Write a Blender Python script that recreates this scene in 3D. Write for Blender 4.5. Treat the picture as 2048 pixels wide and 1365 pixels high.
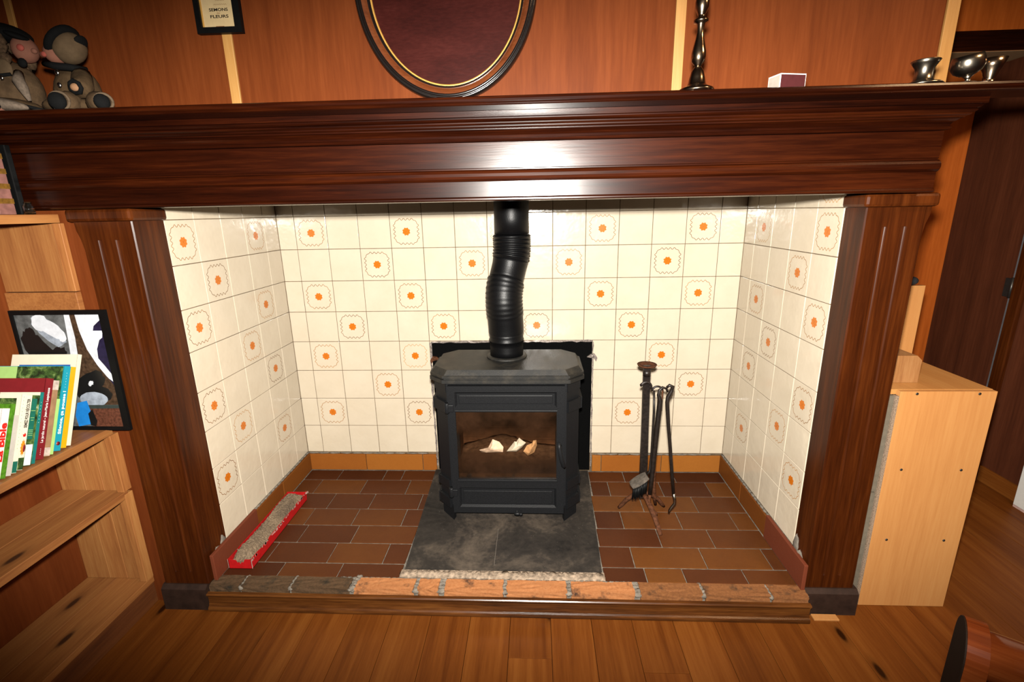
import bpy, bmesh, math, random
from mathutils import Vector, Matrix, Euler

for o in list(bpy.data.objects):
    bpy.data.objects.remove(o, do_unlink=True)
scene = bpy.context.scene
COL = scene.collection
rnd = random.Random(7)
R = math.radians
PI = math.pi

# ------------------------------------------------------------------ camera
cam_d = bpy.data.cameras.new('camera')
cam_d.sensor_width = 36.0
cam_d.lens = 971.5 / 2048 * 36.0
cam_d.clip_start = 0.05
cam = bpy.data.objects.new('camera', cam_d)
cam.location = (1.1176, -2.2762, 1.4028)
cam.rotation_euler = (1.30925, 0.018095, 0.044686)
COL.objects.link(cam)
scene.camera = cam

# ------------------------------------------------------------------ world, lights, exposure
w = bpy.data.worlds.new('world')
scene.world = w
w.use_nodes = True
w.node_tree.nodes['Background'].inputs[0].default_value = (1.0, 0.72, 0.45, 1)
w.node_tree.nodes['Background'].inputs[1].default_value = 0.004

# the camera's flash gun: a small bright spot just above the lens
fl = bpy.data.lights.new('flash', 'SPOT')
fl.energy = 720.0
fl.color = (1.0, 0.955, 0.88)
fl.spot_size = R(86)
fl.spot_blend = 0.72
fl.shadow_soft_size = 0.03
flo = bpy.data.objects.new('flash', fl)
flo.location = (1.1150, -2.2600, 1.5020)
flo.rotation_euler = (R(73.6), 0, R(-0.5))
flo.scale = (2.5, 1.0, 1.0)      # flash heads throw a wide, low beam
COL.objects.link(flo)

# added dim warm fill for ambient light, high behind the camera, no real fixture
cl = bpy.data.lights.new('ceiling_lamp', 'AREA')
cl.energy = 2.0
cl.color = (1.0, 0.75, 0.5)
cl.size = 0.5
clo = bpy.data.objects.new('ceiling_lamp', cl)
clo.location = (1.6, -3.4, 2.48)
COL.objects.link(clo)

# a warm lamp in the room to the right, out of frame
rl = bpy.data.lights.new('room_lamp', 'AREA')
rl.energy = 30.0
rl.color = (1.0, 0.62, 0.32)
rl.size = 0.35
rlo = bpy.data.objects.new('room_lamp', rl)
rlo.location = (2.75, -1.75, 2.50)
COL.objects.link(rlo)

scene.view_settings.view_transform = 'Standard'
scene.view_settings.look = 'None'
scene.view_settings.gamma = 1.0
scene.view_settings.use_curve_mapping = False
scene.view_settings.exposure = 0.0

# ------------------------------------------------------------------ mesh helpers
def poly_area_sign(p):
    return sum(p[i][0]*p[(i+1) % len(p)][1]-p[(i+1) % len(p)][0]*p[i][1] for i in range(len(p)))


class MB:
    """collects shapes, then links them as one mesh object"""
    def __init__(self):
        self.v, self.f, self.m, self.s = [], [], [], []

    def add(self, verts, faces, mi=0, smooth=False, M=None):
        o = len(self.v)
        for p in verts:
            p = Vector(p)
            self.v.append(tuple(M @ p) if M is not None else tuple(p))
        for f in faces:
            self.f.append([i+o for i in f]); self.m.append(mi); self.s.append(smooth)
        return self

    def box(self, x0, x1, y0, y1, z0, z1, mi=0, bev=0.0, M=None):
        if x1 < x0: x0, x1 = x1, x0
        if y1 < y0: y0, y1 = y1, y0
        if z1 < z0: z0, z1 = z1, z0
        if bev <= 0:
            v = [(x, y, z) for z in (z0, z1) for y in (y0, y1) for x in (x0, x1)]
            f = [(0, 2, 3, 1), (4, 5, 7, 6), (0, 1, 5, 4), (2, 6, 7, 3), (0, 4, 6, 2), (1, 3, 7, 5)]
            return self.add(v, f, mi, False, M)
        b = min(bev, (x1-x0)*.45, (y1-y0)*.45, (z1-z0)*.45)
        bm = bmesh.new()
        bmesh.ops.create_cube(bm, size=1)
        for p in bm.verts:
            p.co = Vector(((x0+x1)/2+p.co.x*(x1-x0), (y0+y1)/2+p.co.y*(y1-y0), (z0+z1)/2+p.co.z*(z1-z0)))
        bmesh.ops.bevel(bm, geom=list(bm.edges), offset=b, segments=2, profile=0.5, affect='EDGES')
        self.frombm(bm, mi, False, M)
        return self

    def frombm(self, bm, mi=0, smooth=False, M=None):
        bm.verts.index_update()
        self.add([p.co.copy() for p in bm.verts], [[q.index for q in f.verts] for f in bm.faces], mi, smooth, M)
        bm.free()

    def prism(self, poly, axis, a, b, mi=0, M=None, smooth=False):
        """poly: 2D points; axis x -> (y,z), y -> (x,z), z -> (x,y)"""
        if b < a: a, b = b, a
        sg = poly_area_sign(poly)
        if (sg < 0) != (axis == 'y'): poly = list(reversed(poly))
        n = len(poly)
        mk = {'x': lambda p, t: (t, p[0], p[1]), 'y': lambda p, t: (p[0], t, p[1]), 'z': lambda p, t: (p[0], p[1], t)}[axis]
        v = [mk(p, a) for p in poly]+[mk(p, b) for p in poly]
        self.add(v, [tuple(reversed(range(n))), tuple(range(n, 2*n))], mi, False, M)
        o = len(self.v)-2*n
        for i in range(n):
            j = (i+1) % n
            self.f.append([o+i, o+j, o+n+j, o+n+i]); self.m.append(mi); self.s.append(smooth)
        return self

    def lathe(self, prof, c=(0, 0, 0), n=24, mi=0, M=None, smooth=True):
        v, f = [], []
        k = len(prof)
        for r, z in prof:
            for i in range(n):
                a = 2*PI*i/n
                v.append((c[0]+r*math.cos(a), c[1]+r*math.sin(a), c[2]+z))
        for j in range(k-1):
            for i in range(n):
                i2 = (i+1) % n
                f.append((j*n+i, j*n+i2, (j+1)*n+i2, (j+1)*n+i))
        if prof[0][0] > 1e-6: f.append(tuple(reversed(range(n))))
        if prof[-1][0] > 1e-6: f.append(tuple(range((k-1)*n, k*n)))
        return self.add(v, f, mi, smooth, M)

    def tube(self, pts, rad, n=10, mi=0, M=None, smooth=True, flat=1.0):
        pts = [Vector(p) for p in pts]
        if not isinstance(rad, (list, tuple)): rad = [rad]*len(pts)
        v, f = [], []
        up = None
        for i, p in enumerate(pts):
            d = (pts[min(i+1, len(pts)-1)]-pts[max(i-1, 0)]).normalized()
            if up is None:
                up = Vector((0, 0, 1)) if abs(d.z) < .9 else Vector((1, 0, 0))
            s = d.cross(up)
            if s.length < 1e-6: s = d.orthogonal()
            s.normalize(); up = s.cross(d).normalized()
            for k in range(n):
                a = 2*PI*k/n
                v.append(p+s*(math.cos(a)*rad[i])+up*(math.sin(a)*rad[i]*flat))
        for i in range(len(pts)-1):
            for k in range(n):
                k2 = (k+1) % n
                f.append((i*n+k, i*n+k2, (i+1)*n+k2, (i+1)*n+k))
        f.append(tuple(reversed(range(n)))); f.append(tuple(range((len(pts)-1)*n, len(pts)*n)))
        return self.add(v, f, mi, smooth, M)

    def pleats(self, pts, rad, amp, n=36, mi=0, front=-PI/2):
        pts = [Vector(p) for p in pts]; v, f = [], []
        for i, p in enumerate(pts):
            d = (pts[min(i+1, len(pts)-1)]-pts[max(i-1, 0)]).normalized()
            s = Vector((1, 0, 0)); s = (s-d*s.dot(d)).normalized(); u = d.cross(s).normalized()
            for k in range(n):
                a = 2*PI*k/n
                w_ = .12+.88*(0.5-0.5*math.cos(a-front))**.8
                r = rad[i]+amp[i]*w_
                v.append(p+s*(math.cos(a)*r)+u*(math.sin(a)*r))
        for i in range(len(pts)-1):
            for k in range(n):
                k2 = (k+1) % n
                f.append((i*n+k, i*n+k2, (i+1)*n+k2, (i+1)*n+k))
        return self.add(v, f, mi, True)

    def ball(self, c, r, mi=0, rot=None, n=14, M=None, squash=None):
        if not isinstance(r, (list, tuple)): r = (r, r, r)
        v, f = [], []
        m = n//2+1
        for j in range(m+1):
            t = PI*j/m
            for i in range(n):
                a = 2*PI*i/n
                p = Vector((r[0]*math.sin(t)*math.cos(a), r[1]*math.sin(t)*math.sin(a), -r[2]*math.cos(t)))
                if squash: p = squash(p)
                if rot is not None: p = rot @ p
                v.append(p+Vector(c))
        for j in range(m):
            for i in range(n):
                i2 = (i+1) % n
                f.append((j*n+i, j*n+i2, (j+1)*n+i2, (j+1)*n+i))
        return self.add(v, f, mi, True, M)

    def sweep(self, prof, path, mi=0, smooth=False, cap=True):
        """prof: (outward, z); path: list of (x, y, nx, ny) with mitred outward vectors"""
        n = len(prof); v, f = [], []
        for (x, y, nx, ny) in path:
            for p, z in prof: v.append((x+nx*p, y+ny*p, z))
        for i in range(len(path)-1):
            for k in range(n):
                k2 = (k+1) % n
                f.append((i*n+k, (i+1)*n+k, (i+1)*n+k2, i*n+k2))
        if cap:
            f.append(tuple(range(n))); f.append(tuple(reversed(range((len(path)-1)*n, len(path)*n))))
        return self.add(v, f, mi, smooth)

    def mesh(self, name, mats, off=None):
        me = bpy.data.meshes.new(name)
        vs = self.v if off is None else [tuple(Vector(p)-off) for p in self.v]
        me.from_pydata(vs, [], self.f)
        if not isinstance(mats, (list, tuple)): mats = [mats]
        for m in mats: me.materials.append(m)
        me.polygons.foreach_set('material_index', self.m)
        me.polygons.foreach_set('use_smooth', self.s)
        bm = bmesh.new(); bm.from_mesh(me)
        bmesh.ops.remove_doubles(bm, verts=list(bm.verts), dist=1e-6)
        bm.to_mesh(me); bm.free()
        me.update()
        return me

    def build(self, name, mats, parent=None, local=False, loc=None, kind=None):
        off = None
        if loc is not None: off = Vector(loc)
        elif parent is not None and not local: off = wloc(parent)
        me = self.mesh(name, mats, off)
        o = bpy.data.objects.new(name, me)
        COL.objects.link(o)
        if parent is not None:
            o.parent = parent
            if loc is not None: o.location = Vector(loc)-wloc(parent)
        elif loc is not None: o.location = loc
        if kind: o['kind'] = kind
        return o


def wloc(o):
    p = Vector(o.location)
    while o.parent is not None:
        o = o.parent; p += Vector(o.location)
    return p


def tag(o, label=None, cat=None, group=None, kind=None):
    if label: o['label'] = label
    if cat: o['category'] = cat
    if group: o['group'] = group
    if kind: o['kind'] = kind
    return o


def thing(name, label, cat, loc=(0, 0, 0), rot=(0, 0, 0), group=None):
    o = bpy.data.objects.new(name, None)
    o.empty_display_size = 0.05
    o.location = loc; o.rotation_euler = rot
    COL.objects.link(o)
    return tag(o, label, cat, group)


def inst(name, me, parent, loc, rot=(0, 0, 0)):
    o = bpy.data.objects.new(name, me)
    COL.objects.link(o)
    o.parent = parent
    o.location = Vector(loc)-wloc(parent); o.rotation_euler = rot
    return o


def text_mesh(txt, size, bold=0.0, extrude=0.0002, align='LEFT', space=1.0):
    cu = bpy.data.curves.new('lettering', 'FONT')
    cu.body = txt; cu.size = size; cu.extrude = extrude; cu.offset = bold
    cu.align_x = align; cu.align_y = 'CENTER'; cu.space_character = space
    cu.resolution_u = 3
    o = bpy.data.objects.new('lettering', cu)
    COL.objects.link(o)
    dg = bpy.context.evaluated_depsgraph_get()
    me = bpy.data.meshes.new_from_object(o.evaluated_get(dg))
    bpy.data.objects.remove(o, do_unlink=True)
    return me


def lettering(txt, size, mt, parent, M, bold=0.0, align='LEFT', space=1.0, width=None):
    me = text_mesh(txt, size, bold, align=align, space=space)
    if width:
        xs = [p.co.x for p in me.vertices]
        k = width/(max(xs)-min(xs))
        me.transform(Matrix.Diagonal((k, 1, 1, 1)))
    me.transform(M)
    me.materials.clear(); me.materials.append(mt)
    o = bpy.data.objects.new('lettering', me)
    COL.objects.link(o); o.parent = parent
    return o


# ------------------------------------------------------------------ material helpers
ALB = 0.52            # overall reflectance trim
class NT:
    def __init__(self, name):
        self.mat = bpy.data.materials.new(name); self.mat.use_nodes = True
        self.nt = self.mat.node_tree; self.nt.nodes.clear()
        self.out = self.n('ShaderNodeOutputMaterial')

    def n(self, t, **kw):
        nd = self.nt.nodes.new(t)
        for k, v in kw.items(): setattr(nd, k, v)
        return nd

    def l(self, a, b): self.nt.links.new(a, b)

    def math(self, op, a, b=None, c=None, clamp=False):
        nd = self.n('ShaderNodeMath', operation=op); nd.use_clamp = clamp
        for i, q in enumerate((a, b, c)):
            if q is None: continue
            if isinstance(q, (int, float)): nd.inputs[i].default_value = q
            else: self.l(q, nd.inputs[i])
        return nd.outputs[0]

    def ramp(self, fac, stops, interp='LINEAR'):
        nd = self.n('ShaderNodeValToRGB')
        cr = nd.color_ramp; cr.interpolation = interp
        while len(cr.elements) < len(stops): cr.elements.new(0.5)
        for e, (p, c) in zip(cr.elements, stops):
            e.position = p; e.color = (c[0], c[1], c[2], 1) if len(c) == 3 else c
        self.l(fac, nd.inputs[0])
        return nd.outputs[0]

    def mix(self, fac, a, b, blend='MIX'):
        nd = self.n('ShaderNodeMix', data_type='RGBA', blend_type=blend)
        for i, q in ((0, fac), (6, a), (7, b)):
            if isinstance(q, (int, float)): nd.inputs[i].default_value = q
            elif isinstance(q, tuple): nd.inputs[i].default_value = (q[0], q[1], q[2], 1)
            else: self.l(q, nd.inputs[i])
        return nd.outputs[2]

    def coords(self, scale=(1, 1, 1), per_object=True, kind='Object', rot=(0, 0, 0)):
        tc = self.n('ShaderNodeTexCoord')
        mp = self.n('ShaderNodeMapping'); mp.inputs['Scale'].default_value = scale
        mp.inputs['Rotation'].default_value = rot
        if per_object:
            oi = self.n('ShaderNodeObjectInfo')
            k = self.math('MULTIPLY', oi.outputs['Random'], 17.3)
            ad = self.n('ShaderNodeVectorMath', operation='ADD')
            self.l(tc.outputs[kind], ad.inputs[0]); self.l(k, ad.inputs[1])
            self.l(ad.outputs[0], mp.inputs[0])
        else:
            self.l(tc.outputs[kind], mp.inputs[0])
        return mp.outputs[0]

    def noise(self, vec, scale=5, detail=4, rough=0.55, dist=0.0):
        nd = self.n('ShaderNodeTexNoise')
        nd.inputs['Scale'].default_value = scale; nd.inputs['Detail'].default_value = detail
        nd.inputs['Roughness'].default_value = rough; nd.inputs['Distortion'].default_value = dist
        self.l(vec, nd.inputs['Vector'])
        return nd.outputs[0]

    def principled(self, color, rough=0.5, metal=0.0, spec=0.5, bump=None, bump_d=0.001, bump_s=1.0, coat=0.0, coat_r=0.1, sheen=0.0):
        b = self.n('ShaderNodeBsdfPrincipled')
        if metal < .5: color = self.mix(1.0, color, (ALB, ALB, ALB), 'MULTIPLY')
        for key, q in (('Base Color', color), ('Roughness', rough), ('Metallic', metal), ('Specular IOR Level', spec),
                       ('Coat Weight', coat), ('Coat Roughness', coat_r), ('Sheen Weight', sheen)):
            if isinstance(q, (int, float)): b.inputs[key].default_value = q
            elif isinstance(q, tuple): b.inputs[key].default_value = (q[0], q[1], q[2], 1)
            else: self.l(q, b.inputs[key])
        if bump is not None:
            bp = self.n('ShaderNodeBump'); bp.inputs['Strength'].default_value = bump_s
            bp.inputs['Distance'].default_value = bump_d
            self.l(bump, bp.inputs['Height']); self.l(bp.outputs[0], b.inputs['Normal'])
        return b

    def done(self, b):
        self.l(b.outputs[0], self.out.inputs[0])
        return self.mat


def plain(name, c, rough=0.5, metal=0.0, var=0.12, scale=60, bump=0.0, spec=None, coat=0.0):
    if spec is None: spec = .06 if rough >= .68 else (.15 if rough >= .5 else .4)
    t = NT(name)
    v = t.coords()
    n = t.noise(v, scale, 4)
    col = t.ramp(n, [(0.3, tuple(q*(1-var) for q in c)), (0.7, tuple(min(1.75, q*(1+var)) for q in c))])
    return t.done(t.principled(col, rough, metal, spec, n if bump else None, bump or .001, coat=coat))


def wood(name, dark, mid, light, axis='z', rough=0.45, grain=26, stretch=0.05, contrast=1.0, spec=0.5,
         bump=0.0006, knots=False, objvar=0.25, coat=0.0, streak=0.5, coat_r=.2):
    t = NT(name)
    sc = {'x': (stretch, 1, 1), 'y': (1, stretch, 1), 'z': (1, 1, stretch)}[axis]
    v = t.coords(sc)
    a = t.noise(v, grain*0.45, 3, .5, 1.2)
    b = t.noise(v, grain*5.5, 5, .65)
    f = t.math('ADD', t.math('MULTIPLY', a, 1-streak), t.math('MULTIPLY', b, streak))
    lo, hi = 0.5-0.17/contrast, 0.5+0.17/contrast
    col = t.ramp(f, [(lo, dark), (0.5, mid), (hi, light)])
    if knots:
        sk = {'x': (.35, 1, 1), 'y': (1, .35, 1), 'z': (1, 1, .35)}[axis]
        v2 = t.coords(sk)
        vo = t.n('ShaderNodeTexVoronoi'); vo.voronoi_dimensions = '2D'; vo.inputs['Scale'].default_value = 6.5
        t.l(v2, vo.inputs['Vector'])
        sep = t.n('ShaderNodeSeparateColor'); t.l(vo.outputs['Color'], sep.inputs[0])
        rare = t.math('GREATER_THAN', sep.outputs[0], 0.58)
        d = t.math('MULTIPLY', vo.outputs['Distance'], 1.0)
        k = t.ramp(d, [(0.0, (1, 1, 1)), (0.045, (1, 1, 1)), (0.085, (0.25, .25, .25)), (0.16, (0, 0, 0))])
        k = t.math('MULTIPLY', k, rare)
        col = t.mix(k, col, tuple(q*0.22 for q in dark))
    oi = t.n('ShaderNodeObjectInfo')
    hsv = t.n('ShaderNodeHueSaturation')
    t.l(t.math('ADD', t.math('MULTIPLY', oi.outputs['Random'], objvar), 1-objvar/2), hsv.inputs['Value'])
    t.l(col, hsv.inputs['Color'])
    return t.done(t.principled(hsv.outputs[0], rough, 0, spec, b, bump, coat=coat, coat_r=coat_r))


# ------------------------------------------------------------------ materials
M_ply = wood('red_plywood', (.115, .0245, .0058), (.158, .0360, .0084), (.205, .0500, .0122), 'z', .5, 14, .07, .9, bump=.0002, objvar=.1, spec=.05)
M_plyor = wood('orange_plywood', (.38, .078, .009), (.50, .108, .013), (.62, .145, .020), 'z', .5, 14, .07, .9, bump=.0003, objvar=.1, spec=.15)
M_plydark = wood('dark_plywood', (.060, .017, .008), (.095, .026, .011), (.135, .038, .016), 'z', .45, 16, .06, .9, bump=.0003, objvar=.1, spec=.12)
M_mahog = wood('mahogany', (.0060, .0010, .0003), (.0190, .0032, .0008), (.0440, .0083, .0017), 'x', .25, 16, .045, 1.1, bump=.0002, objvar=.08, streak=.55, spec=.21)
M_mahogz = wood('mahogany_upright', (.018, .0036, .0008), (.050, .0105, .0018), (.098, .0230, .0038), 'z', .30, 16, .05, 1.0, bump=.0003, objvar=.12, streak=.5, spec=.18)
M_plinth = plain('worn_plinth_wood', (.030, .015, .010), .6, var=.35, scale=25)
M_batten = wood('pale_batten', (0.4250, 0.1913, 0.0425), (0.5100, 0.2465, 0.0612), (0.5780, 0.3060, 0.0850), 'z', .5, 20, .06, .7, objvar=.05)
M_pine = wood('pine_shelf', (0.2580, 0.0860, 0.0215), (0.3612, 0.1376, 0.0361), (0.4472, 0.1978, 0.0568), 'z', .5, 24, .06, 1.1, bump=.0004, objvar=.25)
M_piney = wood('pine_shelf_long', (0.2408, 0.0791, 0.0189), (0.3354, 0.1247, 0.0318), (0.4214, 0.1763, 0.0473), 'y', .5, 24, .05, 1.1, bump=.0004, objvar=.25, knots=True)
M_floor = wood('pine_floor', (.118, .0305, .0046), (.182, .0520, .0080), (.240, .0780, .0135), 'y', .42, 26, .05, 1.0, bump=.0004, knots=True, objvar=.16, spec=.08, streak=.36)
M_subfloor = plain('dark_underfloor', (.03, .012, .006), .8)
M_strip = wood('varnished_pine_strip', (.030, .010, .003), (.085, .027, .006), (.15, .052, .011), 'x', .28, 24, .06, 1.2, bump=.0004, spec=.3)
M_cab = wood('beech_laminate', (0.4770, 0.1935, 0.0540), (0.5670, 0.2520, 0.0765), (0.6300, 0.3060, 0.0990), 'z', .42, 24, .05, .7, bump=.0002, objvar=.06)
M_cabtop = wood('beech_laminate_top', (.45, .18, .045), (.54, .24, .065), (.62, .30, .09), 'y', .42, 24, .05, .7, bump=.0002, objvar=.06)
M_chip = plain('raw_chipboard', (.28, .20, .14), .9, var=.5, scale=300)
M_greyboard = plain('grey_hardboard', (.16, .135, .10), .7)
M_bench = wood('red_bench_wood', (.075, .013, .003), (.125, .025, .005), (.19, .045, .010), 'x', .20, 20, .06, 1.0, bump=.0002, objvar=.1, spec=.3)
M_benchdark = plain('dark_end_grain', (.014, .007, .004), .7)
M_black = plain('satin_black', (.004, .004, .004), .45, spec=.12)
M_metal_screw = plain('screw_metal', (.05, .045, .04), .4, .8)


def tile_mat():
    t = NT('cream_glaze')
    v = t.coords()
    n1 = t.noise(v, 9, 3); n2 = t.noise(v, 70, 3)
    col = t.ramp(n1, [(.3, (.72, .61, .455)), (.7, (.77, .66, .505))])
    col = t.mix(t.math('MULTIPLY', n2, .25), col, (.88, .75, .56))
    bh = t.math('ADD', t.math('MULTIPLY', n1, 1.0), t.math('MULTIPLY', n2, .06))
    return t.done(t.principled(col, .16, 0, .5, bh, .0035))


M_tile = tile_mat()


def print_mat():
    t = NT('printed_line')
    oi = t.n('ShaderNodeObjectInfo')
    v = t.coords()
    n = t.noise(v, 16, 2)
    f = t.math('ADD', t.math('MULTIPLY', oi.outputs['Random'], .6), t.math('MULTIPLY', n, .6))
    col = t.ramp(f, [(.25, (.62, .36, .14)), (.5, (.50, .22, .055)), (.85, (.20, .085, .03))])
    return t.done(t.principled(col, .2))


M_line = print_mat()
M_flower = plain('orange_print', (.70, .185, .012), .2, var=.12, scale=200)
M_flowerline = plain('brown_print', (.40, .09, .012), .25)
M_grout = plain('tile_grout', (.20, .14, .085), .9, var=.4, scale=30)
M_cement = plain('grey_cement', (.22, .19, .155), .95, var=.35, scale=45, bump=.004)


def terracotta(name, a, b, c, rough=.42):
    t = NT(name)
    v = t.coords()
    oi = t.n('ShaderNodeObjectInfo')
    n1 = t.noise(v, 7, 4, .6); n2 = t.noise(v, 90, 4, .7)
    f = t.math('ADD', t.math('MULTIPLY', oi.outputs['Random'], .75), t.math('MULTIPLY', n1, .4))
    col = t.ramp(f, [(.1, a), (.5, b), (.95, c)])
    col = t.mix(t.math('MULTIPLY', n2, .25), col, tuple(q*.5 for q in a))
    return t.done(t.principled(col, rough, 0, .09, n2, .0005))


M_hearth = terracotta('brown_hearth_tile', (.054, .0150, .0062), (.100, .0290, .0088), (.165, .055, .0115))
M_skirt = terracotta('orange_skirting_tile', (.30, .090, .016), (.37, .120, .020), (.42, .150, .026), .35)
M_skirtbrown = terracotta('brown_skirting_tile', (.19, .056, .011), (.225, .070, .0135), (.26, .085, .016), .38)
M_skirtred = terracotta('red_skirting_tile', (.175, .042, .020), (.19, .047, .022), (.21, .054, .024), .45)


def brick_mat(name, base, dark, soot):
    t = NT(name)
    v = t.coords()
    n1 = t.noise(v, 18, 4, .6); n2 = t.noise(v, 120, 4, .7); n3 = t.noise(v, 26, 3)
    col = t.ramp(n2, [(.3, dark), (.7, base)])
    col = t.mix(t.ramp(n1, [(.56, (0, 0, 0)), (.72, (1, 1, 1))]), col, soot)
    return t.done(t.principled(col, .8, 0, .06, n2, .0008))


M_brick = brick_mat('orange_brick', (.52, .225, .09), (.40, .15, .055), (.06, .035, .025))
M_brickold = brick_mat('sooty_brick', (.135, .075, .040), (.075, .048, .026), (.035, .028, .020))
M_brickmid = brick_mat('brown_brick', (.30, .125, .045), (.19, .075, .030), (.05, .033, .022))


def iron_mat(name, c, rough, dust=None, spec=.22):
    t = NT(name)
    v = t.coords()
    n = t.noise(v, 260, 3, .6)
    col = t.ramp(n, [(.3, tuple(q*.8 for q in c)), (.7, tuple(q*1.25 for q in c))])
    if dust:
        n2 = t.noise(v, 16, 5, .65)
        col = t.mix(t.ramp(n2, [(.45, (0, 0, 0)), (.75, (.8, .8, .8))]), col, dust)
    return t.done(t.principled(col, rough, 0, spec, n, .0004))


M_iron = iron_mat('cast_iron', (.0095, .0100, .0112), .45, spec=.15)
M_irontop = iron_mat('dusty_cast_iron', (.016, .0155, .014), .5, (.060, .050, .036))
M_pipe = iron_mat('black_enamel', (.003, .003, .0034), .40, spec=.17)
M_slab = None


def slab_mat():
    t = NT('sooty_plate')
    v = t.coords()
    n1 = t.noise(v, 5, 6, .65, .6); n2 = t.noise(v, 45, 5, .7)
    f = t.math('ADD', t.math('MULTIPLY', n1, .75), t.math('MULTIPLY', n2, .25))
    col = t.ramp(f, [(.32, (.012, .011, .0105)), (.5, (.038, .032, .027)), (.68, (.125, .098, .074))])
    n3 = t.noise(v, 230, 2)
    col = t.mix(t.ramp(n3, [(.74, (0, 0, 0)), (.78, (1, 1, 1))]), col, (.30, .27, .24))
    return t.done(t.principled(col, .6, 0, .12, f, .003))


M_slab = slab_mat()
M_whitish = plain('flaking_mortar', (.34, .26, .19), .9, var=.55, scale=55, bump=.004)
M_shield = iron_mat('shield_black', (.0025, .0025, .0025), .85, spec=.03)
M_foil = plain('torn_grey_foil', (.30, .25, .22), .5, .4, var=.5, scale=120)
M_rust = plain('rusty_iron', (.10, .038, .018), .75, var=.5, scale=90, bump=.002)
M_rustdark = plain('blackened_iron', (.018, .012, .009), .42, .3, var=.5, scale=70)
M_pewter = plain('dark_pewter', (.22, .19, .15), .26, 1.0, var=.3, scale=30)
M_brass = plain('dark_bronze', (.30, .22, .15), .20, 1.0, var=.2, scale=30)
M_red = plain('red_card', (.50, .008, .010), .4)
M_redtorn = plain('torn_card', (.55, .35, .30), .8, var=.3)


def ash_mat():
    t = NT('ash_granules')
    v = t.coords()
    n1 = t.noise(v, 10, 4); n2 = t.noise(v, 130, 4, .7)
    f = t.math('ADD', t.math('MULTIPLY', n1, .5), t.math('MULTIPLY', n2, .5))
    col = t.ramp(f, [(.35, (.115, .085, .060)), (.65, (.36, .26, .165))])
    return t.done(t.principled(col, .95, 0, .1, n2, .006))


M_ash = ash_mat()
M_gold = plain('gilt_line', (.50, .27, .06), .35, .5)
M_maroon = wood('maroon_cloth', (.030, .0055, .0042), (.045, .008, .006), (.062, .012, .009), 'x', .42, 30, .3, 1.0, bump=.0002, objvar=0, spec=.05)
M_paper = plain('ivory_paper', (.62, .46, .24), .7, var=.05)
M_ink = plain('black_ink', (.02, .014, .010), .7)
M_inkbrown = plain('brown_ink', (.26, .12, .05), .7)
M_white = plain('white_card', (.80, .76, .70), .6, var=.04)


# ------------------------------------------------------------------ the room shell
H = 0.095            # hearth height
def Z(z): return z+1.245

XL, XR = -0.0828, 2.0607

# floor: planks along y
sub = MB().box(-0.60, 3.50, -5.0, 0.65, -0.06, -0.019).build('floor', M_subfloor)
tag(sub, kind='structure')
PW = 0.1425
plank_cache = {}
def plank_mesh(L):
    k = round(L, 2)
    if k not in plank_cache:
        plank_cache[k] = MB().box(-PW/2+.0006, PW/2-.0006, -k/2+.0006, k/2-.0006, -.0185, 0, bev=.0012).mesh('plank', M_floor)
    return plank_cache[k]

cuts = {11: [-1.02], 4: [-1.35], 14: [-1.06], 7: [-1.6], 20: [-.3, -1.5], 24: [-.9]}
col = 0
x = 0.5960-7*PW+PW/2-PW
while x < 3.44:
    ys = sorted([0.6, -5.0]+cuts.get(col, [-1.9+.9*((col*37) % 10)/10])+[-3.3+.7*((col*53) % 10)/10])
    for a, b in zip(ys[:-1], ys[1:]):
        L = round(b-a, 2)
        if L > .05 and x > -.56:
            inst('plank', plank_mesh(L), sub, (x, (a+b)/2, 0))
    x += PW; col += 1

# walls
def structure(name, mb, mats, parent=None):
    o = mb.build(name, mats, parent)
    if parent is None: o['kind'] = 'structure'
    return o

CY = -0.58       # face of the chimney breast
wb = structure('wall_back', MB().box(-.56, 2.365, CY+.006, CY+.05, Z(.405), 2.56), M_plydark)
bx = [-.552, .150, .856, 1.562, 2.352]
for a, b in zip(bx[:-1], bx[1:]):
    MB().box(a+.002, b-.002, CY, CY+.0055, Z(.432), 2.555, bev=.001).build('panel', M_ply, wb)
for i, xb in enumerate(bx):
    wdt = .031 if i < 4 else .036
    o = MB().box(xb-wdt/2, xb+wdt/2, CY-.008, CY+.0005, Z(.432), 2.555, bev=.0015)
    t_ = structure('trim_%d' % (i+1), o, M_batten)
# hidden far side of the breast
structure('wall_breast_side', MB().box(2.325, 2.3655, CY+.052, .30, Z(.433), 2.56), M_ply)

wl = structure('wall_left', MB().box(-.62, -.556, -5.0, CY+.05, 0, 2.56), M_ply)
MB().box(-.62, -.255, -.812, -.72, 0, Z(.405)).build('panel', M_ply, wl)
wr = structure('wall_right', MB().box(3.436, 3.50, -5.0, .66, 0, 2.56), M_plydark)
structure('wall_far', MB().box(2.10, 3.436, .60, .66, 0, Z(.82)), M_plyor)
structure('wall_upper_far', MB().box(2.366, 3.436, .305, .36, Z(.824), 2.56), M_plyor)
structure('trim_6', MB().box(2.366, 3.434, .285, .305, Z(.824), Z(.905), bev=.004), M_mahog)
M_hallceil = plain('hall_ceiling_paint', (.50, .33, .17), .8, var=.06)
structure('ceiling_hall', MB().box(2.10, 3.436, .306, .598, Z(.822), Z(.8235)), M_hallceil)
M_ceil = plain('ceiling_paint', (.45, .36, .26), .9, var=.05)
structure('ceiling', MB().box(-.62, 3.50, -5.0, .36, 2.561, 2.60), M_ceil)
structure('wall_front', MB().box(-.62, 3.50, -5.06, -5.0, 0, 2.56), M_plydark)

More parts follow.
